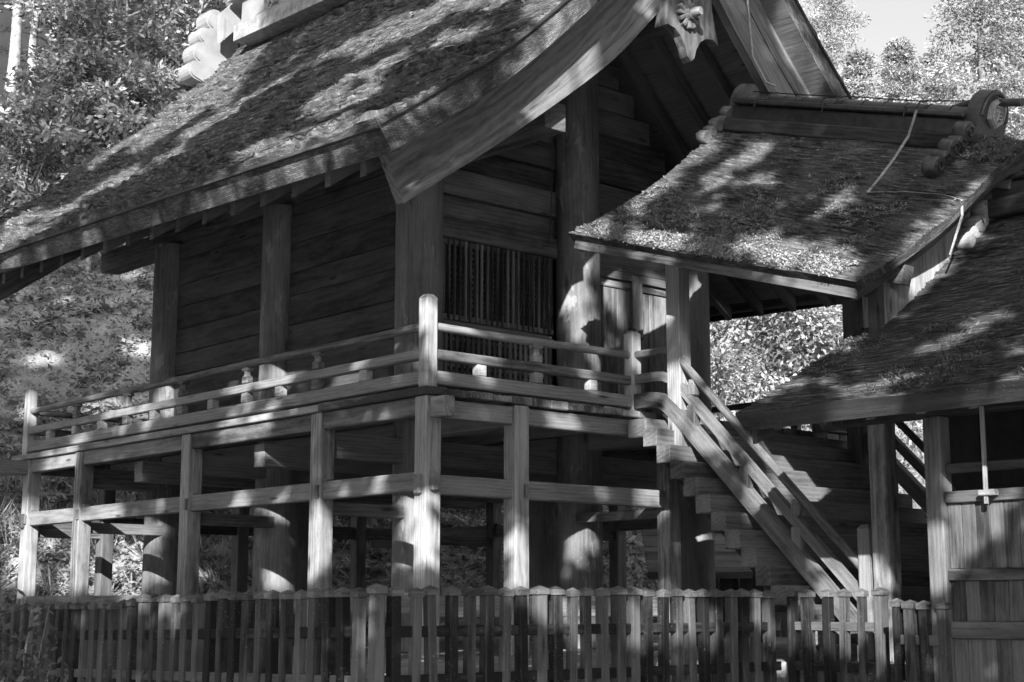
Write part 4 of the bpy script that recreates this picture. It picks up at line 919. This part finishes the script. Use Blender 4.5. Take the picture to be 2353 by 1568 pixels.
# shrub in the lower left corner
sx, sy = wp(20, 10.2); shb = thing('shrub', 'dark leafy shrub at the lower left in front of the fence', 'shrub', (sx, sy, float(height(sx, sy))))
mb = MB(); tips = []
for k in range(44):
    a = vr.uniform(0, 6.28); r = vr.uniform(.05, .42); z1 = vr.uniform(.8, 1.62) if r < .3 else vr.uniform(.6, 1.35); p1 = (sx+r*math.cos(a), sy+r*math.sin(a), LOW+z1)
    pts = np.array([(sx+.1*math.cos(a), sy+.1*math.sin(a), LOW), (sx+.6*r*math.cos(a), sy+.6*r*math.sin(a), LOW+z1*.6), p1]); mb.tube(pts, [.012, .008, .003], 5, cap=False)
    for t in np.linspace(.25, 1, 70): tips.append(pts[0]*(1-t)**2+2*pts[1]*t*(1-t)+pts[2]*t*t+vr.normal(0, .045, 3))
mb.build('stems', 'barkdark', shb); tips = np.array(tips); leaf_obj('foliage', tips, .075, 'leafd', shb, vr, vr.uniform(0, 1, len(tips)), up=.3, ratio=2.2)
# evergreen sprig in a stand beside the dark hall
ex, ey = 12.35, 8.05; eg = thing('evergreen_sprig', 'dark leafy evergreen sprig standing between stair rail and hall post', 'plant', (ex, ey, GZ))
mb = MB().tube([(ex, ey, GZ), (ex, ey, GZ+.35), (ex, ey, GZ+.5)], [.12, .1, .13], 12); mb.build('vase', 'stone', eg); mb = MB(); tips = []
for k in range(9):
    a = vr.uniform(0, 6.28); r = vr.uniform(.03, .22); z1 = vr.uniform(1.1, 1.95); pts = np.array([(ex, ey, GZ+.45), (ex+.5*r*math.cos(a), ey+.5*r*math.sin(a), GZ+.3+z1*.55), (ex+r*math.cos(a), ey+r*math.sin(a), GZ+z1)])
    mb.tube(pts, [.012, .008, .004], 5, cap=False)
    for t in np.linspace(.35, 1, 26): tips.append(pts[0]*(1-t)**2+2*pts[1]*t*(1-t)+pts[2]*t*t+vr.normal(0, .035, 3))
mb.build('stems', 'barkdark', eg); tips = np.array(tips); leaf_obj('leaves', tips, .075, 'leafd', eg, vr, vr.uniform(0, 1, len(tips)), up=.2, ratio=2.2)
# small outbuilding far behind the stairs
bx, by = wp(1690, 27); bz = float(height(bx, by)); ob_ = thing('outbuilding', 'small low outbuilding with shingled roof seen beneath the stairs', 'outbuilding', (bx, by, bz))
n_ = 11; pd = np.array([-CX, -CY, 0]); sd = np.array([CY, -CX, 0]); oc = np.array([bx, by, 0])
for k in range(n_):
    u0 = k/n_; c0 = oc+pd*(1.2*u0)+np.array([0, 0, 1.25-.75*u0]); MB().obox(c0, sd, pd*.85+np.array([0, 0, -.53]), np.array([0, 0, .85])+pd*.53, 1.6, .075, .012, .004).build('roof_course', 'mid', ob_)
for k in range(8): MB().obox(oc+sd*(-1.2+k*.34)+pd*.55+np.array([0, 0, (.45+bz)/2]), sd, pd, (0, 0, 1), .165, .02, (.45-bz)/2-.01, .004).build('wall_board', 'dark', ob_)
MB().obox(oc+pd*1.22+np.array([0, 0, .47]), sd, pd, (0, 0, 1), 1.6, .03, .05).build('eave_board', 'dark', ob_)
HOLE_GROW = 2

# ------------------------------------------------------------------ tall trees behind the viewpoint: their crowns shade the shrine, with gaps shaped to place the sun flecks
# sun flecks read off the photograph as strokes (x0, y0, x1, y1, half width), in the photograph's 2353-pixel-wide frame
FLECKS = [(0,531,92,487,9),(121,491,176,473,6),(0,560,110,513,8),(212,374,366,271,7),(381,271,476,216,9),(421,315,550,242,8),(234,425,322,388,7),(366,366,414,344,5),
 (696,253,804,183,9),(733,264,804,227,8),(560,363,804,278,13),(751,106,804,81,7),(747,117,1000,25,10),(820,121,1003,37,11),(1010,10,1130,0,12),(769,205,923,128,7),(747,253,868,194,10),
 (1003,95,1095,73,10),(747,300,813,278,9),(1216,20,1290,5,12),
 (215,548,228,552,26),(15,600,25,615,20),(478,440,490,436,20),(670,378,700,368,26),(715,362,730,352,30),(766,341,770,338,22),
 (1255,95,1400,20,18),(1260,216,1370,154,10),(1470,24,1495,10,12),(1560,60,1600,90,34),(1575,125,1580,130,10),(1265,250,1268,262,20),(1800,60,1885,195,8),
 (1298,680,1306,698,36),(1322,748,1326,762,28),(1350,575,1353,625,14),(1395,640,1440,636,12),(1515,650,1517,710,12),(1405,680,1410,700,14),
 (957,700,958,735,20),(988,752,1110,772,8),(988,805,1120,828,8),(1103,848,1105,856,14),(1352,878,1354,886,14),(1467,790,1467,830,18),
 (352,945,356,948,14),(568,880,570,900,12),(645,888,648,893,14),(66,915,66,960,14),(383,905,388,918,16),(640,838,646,845,16),(765,880,815,868,8),(810,832,880,815,3),
 (520,897,700,850,5),(300,968,420,942,6),(509,993,623,975,8),(110,1074,170,1066,8),
 (958,1150,962,1185,30),(960,1200,962,1290,20),(730,1190,731,1310,18),(1192,1230,1196,1290,16),(1196,1330,1196,1360,16),(1330,1220,1345,1205,22),(1320,1265,1325,1262,12),
 (640,1180,655,1178,24),(625,1315,655,1325,20),(372,1210,374,1216,14),(368,1310,372,1330,12),(178,1240,178,1330,12),(370,1160,410,1150,8),(55,1300,55,1350,10),
 (1552,830,1556,950,14),(1555,1010,1557,1050,18),(1515,1036,1522,1044,12),(1484,1000,1488,1006,9),(1460,965,1480,966,9),(1625,935,1630,980,12),(1640,1000,1680,1050,8),
 (1745,1040,1790,1045,20),(1790,1090,1860,1110,24),(1860,1130,1900,1150,12),(1990,1300,2000,1345,22),(1915,1300,1950,1340,18),(1880,1285,1890,1300,10),(1720,1120,1760,1170,9),
 (2205,1165,2215,1200,18),(2160,1240,2168,1350,12),(2280,1170,2320,1190,18),(2225,1250,2240,1260,16),(2268,1030,2272,1110,6),
 (1400,520,1640,320,10),(1380,525,1440,540,10),(1470,555,1560,565,16),(1690,372,1760,340,12),(1745,412,1765,408,8),(1925,458,1938,464,10),(1720,555,1790,570,18),(1850,580,1950,605,20),(1620,430,1660,410,8),
 (2080,580,2170,500,9),(2100,640,2230,520,14),(2140,792,2190,782,9),(2240,740,2290,735,7),(2320,885,2353,880,8),(2060,620,2075,612,8),
 (1280,1400,1380,1420,18),(1400,1410,1470,1430,26),(1490,1400,1550,1450,30),(1560,1390,1640,1450,22),(1330,1460,1340,1500,10),(1880,1380,1910,1440,14),(1930,1390,1960,1470,20),(2010,1370,2025,1440,14),(1800,1430,1830,1470,14),(1740,1400,1760,1440,10),
 (385,1395,402,1430,9),(2070,1420,2090,1480,9),(830,1420,840,1460,6),
 (280,618,320,628,18),(290,790,340,800,16),(200,930,320,940,14),(100,700,160,690,10),(60,830,130,820,10),
 (20,1200,330,1230,30),(20,1290,330,1330,45),(1420,1110,1490,1240,22)]
bpy.context.view_layer.update(); dg = bpy.context.evaluated_depsgraph_get()
TE = math.tan(SUN_EL); RES = .03; U0, U1, V0, V1 = -16., 9., -3., 30.
hole = np.zeros((int((U1-U0)/RES)+1, int((V1-V0)/RES)+1), bool)
rt = np.array([CY, -CX, 0]); upv = np.array([-CX*math.sin(PITCH), -CY*math.sin(PITCH), math.cos(PITCH)]); fw = np.array(fwd)
def hit(px, py):
    r = rt*(px-1176.5)/F_PX+upv*(784-py)/F_PX+fw; ok, loc, *_ = scene.ray_cast(dg, (0, 0, 0), Vector(r)); return np.array(loc) if ok else None
uv = lambda p: (p[0]*SUN_AZ[1]-p[1]*SUN_AZ[0], p[2]+(p[0]*SUN_AZ[0]+p[1]*SUN_AZ[1])*TE)
for (x0, y0, x1, y1, w) in FLECKS:
    L = math.hypot(x1-x0, y1-y0); n = max(1, int(L/7)); nw = max(1, int(w/5))
    dx, dy = ((x1-x0)/L, (y1-y0)/L) if L else (1, 0)
    for i in range(n+1):
        for j in range(-nw, nw+1):
            e = w*j/nw*(1 if L > 2.5*w else math.sqrt(max(.1, 1-(2*i/n-1)**2))); p = hit(x0+dx*L*i/n-dy*e, y0+dy*L*i/n+dx*e)
            if p is None: continue
            a, b = uv(p); k = HOLE_GROW; ia = int((a-U0)/RES); ib = int((b-V0)/RES)
            hole[max(0, ia-k):ia+k+1, max(0, ib-k):ib+k+1] = True
def shade_trees():
    rng = np.random.default_rng(77); N = 320000
    u = rng.uniform(-16.5, 8, N); v = rng.uniform(3.4, 28, N)
    top = 17.0+1.4*(fbm(u*.8, u*0, 51)-.5)+np.where(u < -8.8, np.minimum(11., (-8.8-u)*4), 0); keep = (v < top) & ((v < 14) | (u > -8.8) | (rng.random(N) < .97-.55*ss(v, 20, 27)))
    inside = lambda a, b: hole[np.clip(((a-U0)/RES).astype(int), 0, hole.shape[0]-1), np.clip(((b-V0)/RES).astype(int), 0, hole.shape[1]-1)]
    R = .085
    for da, db in ((0, 0), (R, 0), (-R, 0), (0, R), (0, -R)): keep &= ~inside(u+da, v+db)
    u, v = u[keep], v[keep]
    u = np.concatenate([u, rng.uniform(-7, 0, 26000)]); v = np.concatenate([v, rng.uniform(17.2, 27, 26000)]); t = np.where((v < 17.1) | (u < -8), rng.uniform(.6, 3.2, len(u)), rng.uniform(1.5, 6.5, len(u)))  # extra high leaves added to cut the sky light on the shrine
    P = np.stack([u*SUN_AZ[1]+t*SUN_AZ[0], -u*SUN_AZ[0]+t*SUN_AZ[1], v-t*TE], 1)
    labs = ['tall shade tree behind the viewpoint, farthest left', 'tall shade tree behind the viewpoint, left of the middle', 'tall shade tree behind the viewpoint, right of the middle', 'tall shade tree behind the viewpoint, farthest right']
    cs = [-12.2, -6.5, -.8, 5.2]; own = np.argmin(np.abs(u[:, None]-np.array(cs)+.8*np.sin(v*.9)[:, None]), 1)
    for k in range(4):
        m = own == k; uk = cs[k]; x, y = uk*SUN_AZ[1]-5.*SUN_AZ[0], -uk*SUN_AZ[0]-5.*SUN_AZ[1]; z0 = float(height(x, y))
        t_ = thing('shade_tree', labs[k], 'tree', (x, y, z0), 'tall trees behind the viewpoint'); tr = MB().tube([(x, y, z + 0.) for z in np.linspace(z0-.2, 17, 8)], np.linspace(.34, .1, 8), 10)
        sel = P[m][rng.choice(m.sum(), 60)]; sel = sel[sel[:, 2] > 6][:16]
        for p in sel: q = np.array([x, y, max(z0+4, p[2]-3)]); tr.tube([q, (p+q)/2+(0, 0, .5), p], [.06, .035, .012], 6, cap=False)
        tr.build('trunk', 'barkdark', t_)
        leaf_obj('crown', P[m], .22, 'shade', t_, rng, rng.uniform(0, 1, m.sum()), up=.1, ratio=1.4, nrm=None)
shade_trees()

fr_ = np.random.default_rng(3)  # unseen trees added beside the view to block sky light and shade the wood
for (u, t, lab) in ((-20, 3, 'unseen tall leafy tree added left of the viewpoint to cut sky light'), (-22, 13, 'unseen tall leafy tree added at left, level with the fence, to cut sky light'), (-16.5, 2, 'unseen very tall thin-crowned tree added left of the viewpoint to shade the wood'), (13.5, 3, 'unseen tall leafy tree added right of the viewpoint to cut sky light'), (15, 14, 'unseen tall leafy tree added at right, beyond the dark hall, to cut sky light')):
    x, y = u*SUN_AZ[1]+t*SUN_AZ[0], -u*SUN_AZ[0]+t*SUN_AZ[1]
    th_ = 'thin-crowned' in lab; tree('shade_tree', lab, x, y, 31 if th_ else 22, (4.0, 21, 34) if th_ else (4.6, 2.5, 23), 2600 if th_ else 9000, .5, 'shade', 'barkdark', fr_, .4, group='unseen trees added beside the viewpoint for shade', clumps=60, flat=.8)
